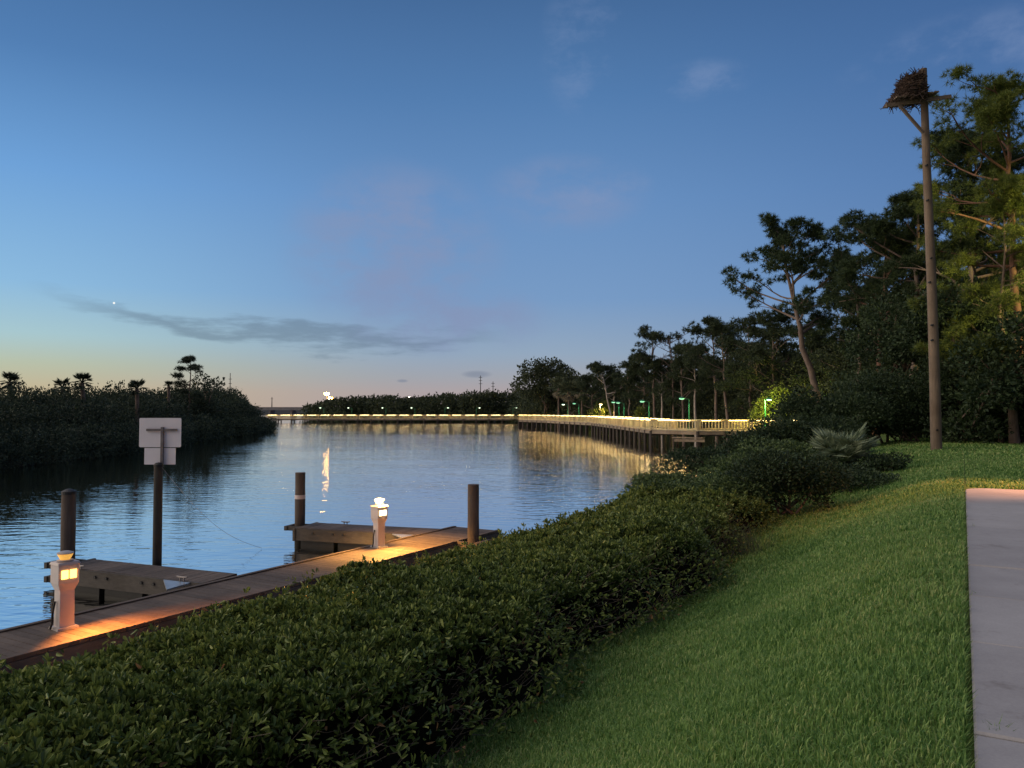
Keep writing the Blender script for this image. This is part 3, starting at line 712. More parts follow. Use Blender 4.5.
def shrub(label, base, w, h, size=.12, dens=60, seed=1, leaf='leaf_bush', name='shrub', group='shrubs at the end of the hedge', depth=None, nl=13, cat='shrub', stems=7):
    r = np.random.default_rng(seed); base = np.array(base, float); root = thing(name, base, label, cat, group); depth = depth or w * .8
    st = MB(); lobes = [(base + [0, 0, h * .42], (w * .36, depth * .36, h * .45))]
    for i in range(nl):
        a = r.uniform(0, 6.28); q = r.uniform(.25, .75); c = base + [math.cos(a) * w * .5 * q, math.sin(a) * depth * .5 * q, h * r.uniform(.25, .92) * (1.08 - .38 * q)]
        k = r.uniform(.17, .29); lobes.append((c, (w * k, depth * k, h * k * 1.15)))
        st.tube(curve(base + r.normal(0, .08 * w, 3) * [1, 1, 0], c, r.normal(0, .06 * h, 3), 5), np.linspace(.03, .012, 5) * max(1, h / 1.5), 5, False)
    st.build('stem', M['bark'], root)
    cm = MB(); lobes_leaves(cm, lobes, dens, size, r, .5); cm.build('foliage', M[leaf], root); return root
def broadleaf(label, base, h, w, seed, size=.4, dens=9, leaf='leaf_wood', group='broad trees of the wood on the right bank', nl=14, trunk_r=.25, cf=.35, bark='bark', name='broad_tree'):
    r = np.random.default_rng(seed); base = np.array(base, float); root = thing(name, base, label, 'tree', group)
    tr = MB(); t = base + [r.normal(0, .03 * h), 0, h * .75]; tr.tube(curve(base - [0, 0, .3], t, r.normal(0, .02 * h, 3), 7), np.linspace(trunk_r, trunk_r * .3, 7), 8, False)
    lobes = []
    for i in range(nl):
        a = r.uniform(0, 6.28); hh = r.uniform(cf, .97); q = math.sqrt(max(.05, 1 - ((hh - cf - .15) / (.98 - cf)) ** 2)) * r.uniform(.3, .85)
        c = base + [math.cos(a) * w * .5 * q, math.sin(a) * w * .5 * q, h * hh * .94]; k = r.uniform(.14, .24); lobes.append((c, (w * k, w * k, h * k * .62)))
        s = base + (t - base) * r.uniform(.4, .95); tr.tube(curve(s, c, r.normal(0, .03 * h, 3), 5), np.linspace(trunk_r * .35, .03, 5), 5, False)
    tr.build('trunk', M[bark], root, True)
    cm = MB(); lobes_leaves(cm, lobes, dens, size, r, .45, -.8); cm.build('crown', M[leaf], root); return root
def palm(label, base, h, seed, R=1.7, fr=22, group='sabal palms', leaf='palm', skirt=False, name='palm_tree'):
    r = np.random.default_rng(seed); base = np.array(base, float); root = thing(name, base, label, 'palm tree', group)
    t = base + [r.normal(0, .25), r.normal(0, .2), h]; m_ = MB(); m_.tube(curve(base - [0, 0, .3], t, (.1, 0, 0), 7), np.linspace(.20, .17, 7), 8, False); m_.build('trunk', M['bark'], root, True)
    def fronds(n, zlo, zhi, mat, nm, R):
        cm = MB()
        for i in range(n):
            a = r.uniform(0, 6.28); el = r.uniform(zlo, zhi); d = unit(np.array([math.cos(a), math.sin(a), el])); c = t + d * R * r.uniform(.45, .65)
            cm.tube([t, c], [.03, .015], 4, False)
            k = 16; side = unit(np.cross(d, [0, 0, 1.])); sp = np.linspace(-1.35, 1.35, k)
            ax = d[None] * np.cos(sp)[:, None] + side[None] * np.sin(sp)[:, None] + np.array([0, 0, -.25]); add_needles(cm, np.repeat(c[None], k, 0), ax, R * .55 * r.uniform(.85, 1.1, k), R * .10, r)
        cm.build(nm, M[mat], root)
    fronds(fr, -.9 if not skirt else -.35, 2.6, leaf, 'crown', R)
    if skirt: fronds(14, -2.2, -.5, 'palm_skirt', 'dead_fronds', R * .85)
    return root
def gz(x, y): return float(ground_z(x, y)[0])
def on_ground(px, Yd): 
    x = (px - 512) / F * Yd; return np.array([x, Yd, gz(x, Yd)])

# nearer pines behind the pole
def pine_px(label, bpx, tpx, tpy, Yd, **kw):
    b = on_ground(bpx, Yd); t = at(tpx, tpy, Yd); return pine(label, b, t, **kw)
pine_px('leaning pine with open layered crown rising clear of the wood', 834, 783, 236, 58, r0=.30, cf=.50, spread=4.8, limbs=24, seed=11, puff=.72, tufts=20, needles=20, nl=.36, nw=.045, bark='bark', bend=(-.5, 0, .3))
pine_px('slim dark pine standing close right of the leaning pine', 846, 852, 262, 62, r0=.18, cf=.45, spread=3.2, limbs=16, seed=12, puff=.75, tufts=22, needles=18, nl=.36, nw=.05, bend=(.8, 0, 0))
pine_px('reddish trunked pine with a round puffy top left of the pole', 871, 888, 232, 52, r0=.26, cf=.50, spread=3.4, limbs=20, seed=13, puff=.75, tufts=26, needles=18, nl=.34, nw=.045, bark='bark_red')
pine_px('dense black-green pine directly behind the nest pole', 915, 918, 205, 47, r0=.28, cf=.35, spread=4.0, limbs=26, seed=14, puff=.8, tufts=24, needles=20, nl=.34, nw=.042)
pine_px('largest dark pine between the nest pole and the frame edge', 975, 968, 150, 42, r0=.33, cf=.30, spread=4.3, limbs=32, seed=15, puff=.8, tufts=26, needles=22, nl=.32, nw=.038)
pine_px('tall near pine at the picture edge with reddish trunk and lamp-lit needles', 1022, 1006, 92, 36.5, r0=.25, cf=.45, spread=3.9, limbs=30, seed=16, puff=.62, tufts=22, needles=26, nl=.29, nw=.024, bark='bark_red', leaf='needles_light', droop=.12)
pine_px('young pine lit yellow-green under the tall lamp-lit pine', 1000, 1004, 205, 36, r0=.14, cf=.30, spread=2.7, limbs=24, seed=17, puff=.6, tufts=20, needles=24, nl=.28, nw=.026, leaf='needles_light', droop=.1)
# boundary trees at the back of the lawn
for (px, Yd, h, w, sd, lab) in ((905, 44, 8.0, 7, 31, 'dark bushy tree at the back of the lawn, left of the pole'),
                                (958, 38.5, 7.6, 6.5, 32, 'dark bushy tree at the back of the lawn, right of the pole'),
                                (1014, 35, 6.4, 6.0, 33, 'dark bushy tree at the back of the lawn, at the frame edge')):
    broadleaf(lab, on_ground(px, Yd), h, w, sd, .20, 42, 'leaf_dark', nl=20, cf=.05, group='dark bushy trees at the back of the lawn')
# pines of the wood behind the boardwalk: label, base px, top px, top y, depth, height of crown, look
WOOD = [
 ('pine leaning right with a thin pale trunk and two-tier crown', 752, 748, 327, 88, dict(r0=.24, cf=.5, spread=3.6, seed=41)),
 ('pine with a rounded crown above the right end of the boardwalk', 728, 722, 330, 96, dict(r0=.24, cf=.48, spread=3.6, seed=42)),
 ('tall pine with a broad ragged crown over the corner lamp', 717, 713, 325, 104, dict(r0=.26, cf=.55, spread=4.0, seed=43)),
 ('short pine with the palest straight trunk behind the corner lamp', 695, 695, 352, 108, dict(r0=.24, cf=.6, spread=2.6, seed=44, bark='bark_pale')),
 ('dense round-topped pine between the two pine gaps', 684, 681, 352, 112, dict(r0=.26, cf=.4, spread=4.2, seed=45)),
 ('tallest slender pine with separate tufts at its very top', 655, 652, 334, 120, dict(r0=.26, cf=.62, spread=4.0, seed=46, limbs=13)),
 ('pale trunked pine just right of the tallest slender pine', 662, 662, 366, 118, dict(r0=.22, cf=.65, spread=3.0, seed=47, bark='bark_pale')),
 ('pine with two dark tufts left of the tallest slender pine', 645, 643, 358, 124, dict(r0=.22, cf=.55, spread=3.0, seed=48)),
 ('flat-topped thin pine standing apart above the lamps', 631, 627, 364, 132, dict(r0=.20, cf=.75, spread=3.8, seed=49, limbs=10)),
 ('pine with a pale trunk leaning left above the warm lamp', 617, 602, 370, 142, dict(r0=.26, cf=.62, spread=3.6, seed=50, bark='bark_pale')),
 ('straight pine with a small crown beside the left leaning pine', 615, 614, 376, 146, dict(r0=.22, cf=.65, spread=2.6, seed=51, bark='bark_pale')),
 ('low pine over the middle of the boardwalk', 592, 592, 379, 156, dict(r0=.2, cf=.4, spread=3.8, seed=52)),
 ('dark pine filling the gap behind the leaning pine', 775, 772, 318, 84, dict(r0=.24, cf=.35, spread=4.2, seed=53, limbs=24)),
 ('dark pine low between the leaning pine and its slim neighbour', 812, 812, 338, 80, dict(r0=.22, cf=.35, spread=3.8, seed=54, limbs=22)),
 ('dark pine behind the reddish trunked pine', 868, 866, 292, 72, dict(r0=.24, cf=.3, spread=4.4, seed=55, limbs=26)),
 ('pine half hidden behind the round puffy topped pine', 900, 902, 262, 64, dict(r0=.24, cf=.3, spread=3.6, seed=56, limbs=26)),
]
for lab, bpx, tpx, tpy, Yd, kw in WOOD:
    k = dict(limbs=17, puff=.9, tufts=17, needles=13, nl=.44, nw=.07, leaf='needles_far'); k.update(kw)
    pine_px(lab, bpx, tpx, tpy, Yd, **k)
broadleaf('big dark domed tree at the left end of the near wood', on_ground(547, 190), 18.0, 15, 61, .55, 6, 'leaf_wood', nl=18)
broadleaf('domed tree with a pale branching trunk right of the biggest dome', on_ground(572, 182), 15.6, 12.5, 62, .55, 6, 'leaf_wood', nl=14, bark='bark_pale')
for px, Yd, h, lab in ((557.5, 162, 4.3, 'left of the three palms with pale skirts behind the boardwalk'), (569, 160, 3.6, 'middle of the three palms with pale skirts behind the boardwalk'), (581, 158, 3.8, 'right of the three palms with pale skirts behind the boardwalk')):
    b = on_ground(px, Yd); palm(lab, b, h + 1.6 - b[2], int(px), R=2.5, fr=34, skirt=True)
def bare_tree():
    b = on_ground(672, 116); t = at(670, 341, 116); root = thing('bare_tree', b, 'leafless grey tree with bare twigs against the sky', 'tree'); m_ = MB(); r = np.random.default_rng(5)
    p = curve(b, t, (.3, 0, 0), 8); m_.tube(p, np.linspace(.2, .03, 8), 7, False)
    for i in range(16):
        f = r.uniform(.55, .98); s = b + (t - b) * f; e = s + [r.normal(0, 1.6), r.normal(0, 1), r.uniform(.5, 2.2)]; m_.tube(curve(s, e, r.normal(0, .15, 3), 4), [.06, .05, .035, .02], 5, False)
        for _ in range(4):
            q = s + (e - s) * r.uniform(.4, 1); m_.tube([q, q + [r.normal(0, .5), r.normal(0, .4), r.uniform(.2, .9)]], [.03, .015], 4, False)
    m_.build('trunk', M['bark'], root, True)
bare_tree()

# woodland mass on the right bank, one body of foliage
def woodland():
    r = np.random.default_rng(21); lobes = []
    prof_px = [520, 560, 600, 640, 680, 720, 760, 800, 830, 870, 910, 960, 1030, 1100]
    prof_y = [398, 393, 388, 380, 374, 366, 352, 352, 360, 330, 300, 285, 270, 262]
    dep_px = [520, 600, 650, 700, 760, 830, 900, 960, 1100]; dep = [212, 172, 142, 122, 98, 80, 66, 58, 52]
    for px in np.arange(522, 1100, 5.0):
        for row in range(3):
            Yd = np.interp(px, dep_px, dep) * (1 + .05 * row) + r.normal(0, 1.5); yt = np.interp(px, prof_px, prof_y) + r.normal(0, 7) + (14 - 7 * row)
            x = (px - 512) / F * Yd; g = gz(x, Yd); topz = 1.6 - (yt - 409) * Yd / F; hh = max(1.5, topz - g)
            w = r.uniform(2.2, 3.6) * (.7 + Yd / 250)
            for k in range(2 + int(hh / 4)):
                cz = g + hh * (k + .5) / (2 + int(hh / 4)); lobes.append(((x + r.normal(0, .8), Yd + r.normal(0, 1), cz), (w * r.uniform(.6, 1), w * .8, hh / (2 + int(hh / 4)) * .75)))
    mb = MB(); 
    for c, rad in lobes:
        lobes_leaves(mb, [(c, rad)], 5.0 * (100 / c[1]) ** 1.1, .34 * (c[1] / 90) ** .8, r, .3, -.6)
    return mb.build('woodland', M['leaf_wood'])
tag(woodland(), 'dark mass of undergrowth and crowns behind the boardwalk', 'woodland', kind='stuff')
def treeline():
    r = np.random.default_rng(22); mb = MB()
    for px in np.arange(312, 545, 2.6):
        Yd = r.uniform(236, 262); top = np.interp(px, [312, 330, 350, 380, 420, 450, 480, 505, 545], [406.5, 402.5, 400.5, 399, 399.2, 398.5, 396, 396, 392]) + r.normal(0, .8)
        x = (px - 512) / F * Yd; topz = 1.6 - (top - 409) * Yd / F; g = gz(x, Yd); hh = topz - g
        w = r.uniform(2.2, 3.6)
        for k in range(2): lobes_leaves(mb, [((x, Yd + r.normal(0, 2), g + hh * (.33 + .38 * k)), (w, w, hh * .36))], 3.2, .75, r, .3, -.6)
    return mb.build('treeline', M['leaf_wood'])
tag(treeline(), 'low far treeline behind the lit far boardwalk', 'treeline', kind='stuff')
# left bank
def mangroves():
    r = np.random.default_rng(23); mb = MB()
    top_px = [-80, 0, 60, 120, 170, 200, 230, 250, 268, 276]; top_y = [389, 389, 393, 393, 394, 391, 395, 402, 411, 420]
    shore = [(-31, 30), (-31, 47), (-31, 58), (-34, 79), (-37.5, 105), (-40.5, 129), (-46, 141)]
    for i in range(len(shore) - 1):
        a = np.array(shore[i], float); b = np.array(shore[i + 1], float); L = np.linalg.norm(b - a)
        for k in np.arange(0, L, 1.0):
            p = a + (b - a) * k / L
            for row in range(4):
                q = p + np.array([-row * 2.6 - r.uniform(-.4, 1.2), row * 1.0 + r.normal(0, .4)]); px = 512 + q[0] / q[1] * F
                full = 1.6 - (np.interp(px, top_px, top_y) + r.normal(0, 2.2) - 409) * q[1] / F; bot = WATER - .15
                tz = bot + (full - bot) * (.50, .82, 1.0, .95)[row] * r.uniform(.9, 1.05); tz = max(tz, bot + 1.1); hh = tz - bot
                w = r.uniform(1.2, 2.1)
                for m in range(2): lobes_leaves(mb, [((q[0], q[1], bot + hh * (.30 + .42 * m)), (w, w, hh * .34))], 19 * (55 / q[1]) ** .7, .18 * (q[1] / 55) ** .6, r, .35, -.8)
    return mb.build('mangrove_thicket', M['mangrove'])
tag(mangroves(), 'dark mangrove thicket along the left bank', 'mangroves', kind='stuff')
pine_px('lone pine with layered flat tufts above the left bank', 188, 191, 359, 92, r0=.16, cf=.45, spread=1.9, limbs=9, seed=74, puff=.6, tufts=14, needles=12, nl=.36, nw=.05, leaf='mangrove', flat=.4, group='trees of the left bank')
broadleaf('round dark tree right of the lone pine on the left bank', on_ground(207, 96), 7.6, 5.5, 72, .32, 14, 'mangrove', group='trees of the left bank', cf=.4)
for px, Yd, h, R, lab in ((16, 64, 3.9, .95, 'leftmost palm poking above the left bank thicket'), (84, 66, 4.05, .95, 'palm with the tallest head above the thicket, left of the sign'),
                       (63, 68, 3.7, .85, 'small palm head just above the thicket left of the tallest one'), (136, 72, 4.0, 1.0, 'palm head above the thicket right over the sign'), (167, 86, 5.0, .65, 'thin palm with a tiny head between the sign and the lone pine')):
    tz = {16: 382, 84: 383, 63: 387, 136: 389, 167: 386}[px]; b = on_ground(px, Yd); b[2] = max(b[2], -1.6); z = 1.6 - (tz - 409) * Yd / F
    palm(lab, b, z - b[2], int(px) + 300, R=R, fr=34, leaf='mangrove', group='palms of the left bank')

# shrubs and plants at the end of the hedge
def sh(lab, px, py_top, Yd, wpx, seed, **kw):
    b = on_ground(px, Yd); top = 1.6 - (py_top - 409) * Yd / F; k = dict(size=.11, dens=130); k.update(kw)
    b[2] = max(b[2], -2.3)
    return shrub(lab, b, wpx * Yd / F, max(top - b[2], .5), seed=seed, **k)
for a_ in (
 ('low spreading shrub at the water edge past the hedge', 668, 476, 27, 90, 81, dict(dens=150)),
 ('leggy shrub at the water edge in front of the boardwalk end', 712, 450, 30, 110, 82, dict(leaf='leaf_dark', dens=130)),
 ('dark rounded shrub right of the leggy water edge shrub', 776, 420, 31, 90, 101, dict(leaf='leaf_dark', dens=130)),
 ('tall dark shrub behind the silvery palmetto', 822, 420, 31, 120, 102, dict(leaf='leaf_dark', dens=130)),
 ('big dark shrub hiding the end of the boardwalk', 828, 392, 38, 112, 83, dict(leaf='leaf_dark', size=.13, dens=100)),
 ('tall dark shrub below the reddish trunked pine', 872, 366, 40, 110, 84, dict(leaf='leaf_dark', size=.13, dens=100)),
 ('dark shrub at the back of the lawn just left of the pole foot', 908, 398, 38.5, 80, 103, dict(leaf='leaf_dark', size=.13, dens=100)),
 ('dark shrub at the back of the lawn just right of the pole foot', 964, 356, 38, 95, 104, dict(leaf='leaf_dark', size=.13, dens=100)),
 ('dark shrub at the back of the lawn at the frame edge', 1024, 372, 36.5, 90, 105, dict(leaf='leaf_dark', size=.13, dens=100)),
 ('shrub with yellowish leaves where the hedge ends', 738, 448, 23, 110, 85, dict(size=.09, dens=220)),
 ('leafy shrub between the hedge end and the palmetto', 780, 438, 24, 92, 88, dict(size=.09, dens=220)),
 ('dark shrub on the lawn edge under the silvery palmetto', 842, 467, 21, 120, 86, dict(size=.09, dens=220, leaf='leaf_dark')),
 ('small round shrub jutting into the lawn', 878, 466, 23.5, 60, 87, dict(size=.09, dens=220, leaf='leaf_dark')),
 ('low shrub against the lawn where the hedge stops', 706, 475, 18.2, 130, 89, dict(size=.075, dens=300)),
 ('low dark shrub between the hedge stop and the lawn bend', 782, 456, 18.4, 125, 106, dict(size=.075, dens=300, leaf='leaf_dark'))):
    sh(*a_[:6], **a_[6])
def fan_clump(name, lab, base, R, n, mat, seed, cat, lift=.5):
    r = np.random.default_rng(seed); base = np.array(base, float); root = thing(name, base, lab, cat); st = MB(); cm = MB()
    for i in range(n):
        a = r.uniform(0, 6.28); el = r.uniform(.15, 1.6); d = unit(np.array([math.cos(a), math.sin(a), el])); L = R * r.uniform(.55, .95); c = base + d * L * .62 + [0, 0, lift * r.uniform(.3, 1)]
        st.tube([base + [0, 0, .05], c], [.02, .01], 5, False); k = 18; side = unit(np.cross(d, [0, 0, 1.]) + r.normal(0, .2, 3)); sp = np.linspace(-1.45, 1.45, k)
        ax = d[None] * np.cos(sp)[:, None] + side[None] * np.sin(sp)[:, None]; add_needles(cm, np.repeat(c[None], k, 0), ax, L * .50 * r.uniform(.85, 1.1, k), L * .06, r)
    st.build('stem', M['palm'], root); cm.build('fronds', M[mat], root)
b = on_ground(840, 24.5); fan_clump('palmetto', 'silvery green fan-leaved palmetto beside the lawn', [b[0], b[1], -.75], 1.35, 95, 'palmetto', 91, 'plant', .95)
b = on_ground(800, 26.5); fan_clump('palmetto', 'smaller dull green palmetto left of the silvery one', [b[0], b[1], -.9], .9, 22, 'palm', 92, 'plant', .5)
def reeds():
    b = onz(728, 556, -1.25); root = thing('grass_clump', b, 'pale tuft of tall grass at the foot of the hedge end', 'plant'); m_ = MB(); n = 420; r = np.random.default_rng(93)
    pos = b + np.stack([r.normal(0, .38, n), r.normal(0, .25, n), np.zeros(n)], 1); ax = unit(r.normal(0, .32, (n, 3)) + [0, 0, 1.]); add_needles(m_, pos, ax, r.uniform(.35, .75, n), .012, r); m_.build('blades', M['reed'], root)
reeds()

# ------------------------------------------------------------------ boardwalks
def offset_poly(pl, o):
    out = []
    for i, p in enumerate(pl):
        d1 = unit(pl[i] - pl[i - 1]) if i > 0 else unit(pl[i + 1] - pl[i]); d2 = unit(pl[i + 1] - pl[i]) if i < len(pl) - 1 else d1
        n1 = np.array([-d1[1], d1[0]]); n2 = np.array([-d2[1], d2[0]]); n = unit(n1 + n2); out.append(p + n * o / max(.5, n @ n1))
    return np.array(out)
def boardwalk(name, label, pl, zd, w, bay, light, pile_max=100):
    pl = np.array(pl, float); zd = np.array(zd, float); root = thing(name, [*pl[0], zd[0]], label, 'boardwalk', 'sections of the riverside boardwalk')
    L_, R_ = offset_poly(pl, w / 2), offset_poly(pl, -w / 2)
    dk, stg, hr, bal, li = MB(), MB(), [MB(), MB()], [MB(), MB()], [MB(), MB()]; piles = []
    for i in range(len(pl) - 1):
        v = [[*L_[i], zd[i]], [*R_[i], zd[i]], [*R_[i + 1], zd[i + 1]], [*L_[i + 1], zd[i + 1]]]; v = np.array(v); lo = v - [0, 0, .06]
        dk.add(np.vstack([v, lo]), [[0, 1, 2, 3], [7, 6, 5, 4], [0, 4, 5, 1], [1, 5, 6, 2], [2, 6, 7, 3], [3, 7, 4, 0]])
        for e, S in enumerate((L_, R_)):
            a = np.array([*S[i], zd[i]]); b = np.array([*S[i + 1], zd[i + 1]]); d = b - a; ln = np.linalg.norm(d[:2])
            stg.beam(a - [0, 0, .21], b - [0, 0, .21], .08, .28)
            hr[e].beam(a + [0, 0, 1.05], b + [0, 0, 1.05], .16, .05); hr[e].beam(a + [0, 0, .95], b + [0, 0, .95], .05, .10); hr[e].beam(a + [0, 0, .14], b + [0, 0, .14], .05, .10)
            nb = max(1, int(ln / bay))
            for k in range(nb): li[e].beam(a + d * (k + .16) / nb + [0, 0, 1.01], a + d * (k + .84) / nb + [0, 0, 1.01], .13, .008)
            for k in range(nb + (i == len(pl) - 2)):
                q = a + d * k / nb; bal[e].box(q + [0, 0, .50], (.11, .11, 1.02)); piles.append((q, e))
            for q in np.arange(.2, ln, .33 if ln < 25 else .36):
                if np.linalg.norm((a + d * q / ln)[:2]) < 240: bal[e].box(a + d * q / ln + [0, 0, .54], (.10, .05, .74), np.column_stack([unit(d), np.cross([0, 0, 1.], unit(d)), [0, 0, 1]]))
    dk.build('deck', M['walk'], root); stg.build('stringer', M['walk'], root)
    for e in (0, 1):
        hr[e].build('handrail', M['rail'], root); bal[e].build('railing_panel', M['rail'], root); li[e].build('rail_light', M[light], root)
    piles.sort(key=lambda t: t[0][1])
    for q, e in piles[:pile_max]:
        m_ = MB(); m_.tube([q - [0, 0, 2.6 + q[2] + 2], q - [0, 0, .04]], .15, 8); m_.build('pile', M['walk_pile'], root, True)
    caps = MB()
    for q, e in piles:
        if e == 0:
            j = min(range(len(piles)), key=lambda k_: 1e9 if piles[k_][1] == 0 else np.linalg.norm(piles[k_][0] - q)); caps.beam(q - [0, 0, .42], piles[j][0] - [0, 0, .42], .15, .18)
    caps.build('pile_cap_beam', M['walk_pile'], root)
    return root
NEAR = [(36, 77.5), (18.2, 76), (15.3, 78.5), (13.6, 118), (7.8, 143), (2.9, 158), (4, 175), (4.5, 204)]
nw = boardwalk('boardwalk', 'near wooden boardwalk on many piles with a lit yellow railing', NEAR, [-.5, -.5, -.5, -.52, -.56, -.6, -.9, -1.0], 3.0, 2.6, 'rail_light')
fw = boardwalk('boardwalk', 'far low boardwalk lit as a bright white line across the river', [(4.5, 209), (-20, 211), (-45, 211), (-66, 210)], [-1.0, -1.02, -1.02, -1.02], 3.0, 3.2, 'rail_light_far')
# lower landing under the corner
m_ = MB(); m_.beam([15.6, 75.6, -1.15], [18.2, 74.2, -1.15], .9, .10); m_.beam([15.6, 75.1, -1.4], [18.2, 73.8, -1.4], .10, .25); m_.build('lower_landing', M['walk'], nw)
def walk_lamp(px, Yd, zdeck, h, label, mat, col, energy, arm=-1, bare=False):
    x = (px - 512) / F * Yd; b = np.array([x, Yd, zdeck]); root = thing('lamp_post', b, label, 'lamp post', 'lamp posts along the boardwalk'); m_ = MB()
    m_.tube([b, b + [0, 0, h]], [.075, .055], 8); m_.box(b + [0, 0, .12], (.26, .26, .24)); m_.build('post', M['green_lamp_tint'], root)
    m_ = MB(); m_.tube([b + [0, 0, h - .05], b + [arm * .4, -.25, h + .05], b + [arm * .75, -.5, h + .08]], .035, 6); m_.build('arm', M['green_lamp_tint'], root)
    c = b + [arm * .85, -.55, h + .06]; m_ = MB(); m_.lathe(c, [(.02, .16), (.20, .12), (.30, .02), (.30, -.01)], 12); hd = m_.build('head', M['green_lamp_tint'], root)
    m_ = MB(); m_.lathe(c, [(.27, 0), (.24, -.07), (.12, -.12), (.001, -.13)], 12); m_.build('lens', M[mat], hd)
    if bare: lamp_obj('lamp_light', 'POINT', c - [0, 0, .22], energy, col, .12, parent=root)
    elif energy: lamp_obj('lamp_light', 'SPOT', c - [0, 0, .22], energy, col, .08, parent=root, spot_size=math.radians(150), spot_blend=.35)
G = (.55, 1.0, .60)
walk_lamp(689, 78, -.5, 3.1, 'green-lit lamp post at the corner of the near boardwalk', 'lamp_green', (.6, 1, .6), 130)
walk_lamp(649, 87, -.5, 2.9, 'green-lit lamp post left of the corner one on the near boardwalk', 'lamp_green', G, 110)
walk_lamp(624, 104, -.5, 2.9, 'right one of the close pair of green-lit lamp posts', 'lamp_green', G, 110)
walk_lamp(619, 108, -.5, 3.0, 'left one of the close pair of green-lit lamp posts', 'lamp_green', G, 110)
walk_lamp(579, 131, -.52, 3.0, 'green-lit lamp post below the right skirted palm', 'lamp_green', G, 110)
walk_lamp(568, 135, -.55, 2.9, 'dim lamp post below the middle skirted palm', 'lamp_white', G, 90)
walk_lamp(765, 77, -.5, 3.0, 'lamp post half buried in yellow-lit leaves at the boardwalk end', 'lamp_green', (1, .95, .22), 1100, .25, True)
for px, w_ in zip((324, 352, 386, 415, 445, 476.5, 513), ('leftmost small', 'second small', 'third small', 'fourth small', 'fifth small', 'sixth small', 'rightmost small')):
    walk_lamp(px, 210, -1.0, 2.9, '%s lamp post from the left along the far boardwalk' % w_, 'lamp_white', (1, 1, .8), 0, -1 if px < 440 else 1)
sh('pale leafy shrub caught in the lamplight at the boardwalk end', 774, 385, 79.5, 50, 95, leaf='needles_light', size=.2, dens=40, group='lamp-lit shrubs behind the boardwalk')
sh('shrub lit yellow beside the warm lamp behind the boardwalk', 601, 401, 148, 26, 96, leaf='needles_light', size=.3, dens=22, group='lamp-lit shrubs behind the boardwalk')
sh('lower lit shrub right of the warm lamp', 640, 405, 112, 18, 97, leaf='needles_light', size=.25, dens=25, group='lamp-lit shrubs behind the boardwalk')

# ------------------------------------------------------------------ street lamps
def street_lamp(base, h, label, mat, energy, col, arm=(0, 0), name='street_lamp', r=.3, group='street lamps'):
    b = np.array(base, float); root = thing(name, b, label, 'street lamp', group); m_ = MB(); m_.tube([b, b + [0, 0, h]], [.09, .06], 8); m_.build('post', M['far_metal'], root)
    c = b + [arm[0], arm[1], h]; m_ = MB(); m_.tube([b + [0, 0, h - .03], (b + [0, 0, h] + c) / 2 + [0, 0, .1], c + [0, 0, .09]], .035, 6); m_.lathe(c, [(.02, .20), (r * .8, .14), (r, .03), (r, 0)], 14); hd = m_.build('head', M['far_metal'], root)
    m_ = MB(); m_.lathe(c, [(r * .92, 0), (r * .92, -r * .3), (r * .55, -r * .7), (.001, -r * .8)], 14); m_.build('lens', M[mat], hd)
    if energy: lamp_obj('street_light', 'SPOT', c - [0, 0, r * .8 + .1], energy, col, .12, parent=root, spot_size=math.radians(150), spot_blend=.3)
    return root
b = on_ground(600, 146); street_lamp([*b[:2], b[2]], 1.6 - (404 - 409) * 146 / F - b[2], 'warm yellow lamp glowing among the trees behind the boardwalk', 'lamp_warm', 900, (1, .66, .25), (.1, -.3))
for px, py, Yd, mat, lab, r in ((327, 393, 365, 'lamp_orange', 'upper of two orange street lamps above the far treeline', 1.3), (330.5, 397, 365, 'lamp_orange', 'lower of two orange street lamps above the far treeline', 1.3), (409, 396.5, 330, 'lamp_far_white', 'single pale street lamp above the far treeline', .5)):
    x = (px - 512) / F * Yd; street_lamp([x, Yd, gz(x, Yd)], 1.6 - (py - 409) * Yd / F - gz(x, Yd), lab, mat, 0, (1, 1, 1), (0, -.6), r=r, group='far street lamps')
# the lamp beside the turn of the path, just outside the picture
pl_ = street_lamp([12.5, 15.3, 0], 2.7, 'low shaded orange lamp beside the turn of the concrete path', 'lamp_warm', 0, (1, .4, .2), (-.12, .02), name='path_lamp', r=.18)
lamp_obj('path_light', 'SPOT', [12.36, 15.32, 2.5], 1500, (1, .40, .17), .08, parent=pl_, rot=aim(np.array([10.05, 15.75, 0]) - np.array([12.36, 15.32, 2.5])), spot_size=math.radians(72), spot_blend=1.0)
fl = street_lamp([31, 23, 0], 9.0, 'tall yellow floodlight shining on the near pines from the right', 'lamp_warm', 0, (1, .80, .32), (-.5, .5))
lamp_obj('flood_light', 'SPOT', [30.3, 23.8, 8.9], 14000, (1, .82, .30), .15, parent=fl, rot=aim(np.array([24.5, 36.5, 8.0]) - np.array([30.3, 23.8, 8.9])), spot_size=math.radians(46), spot_blend=.6)

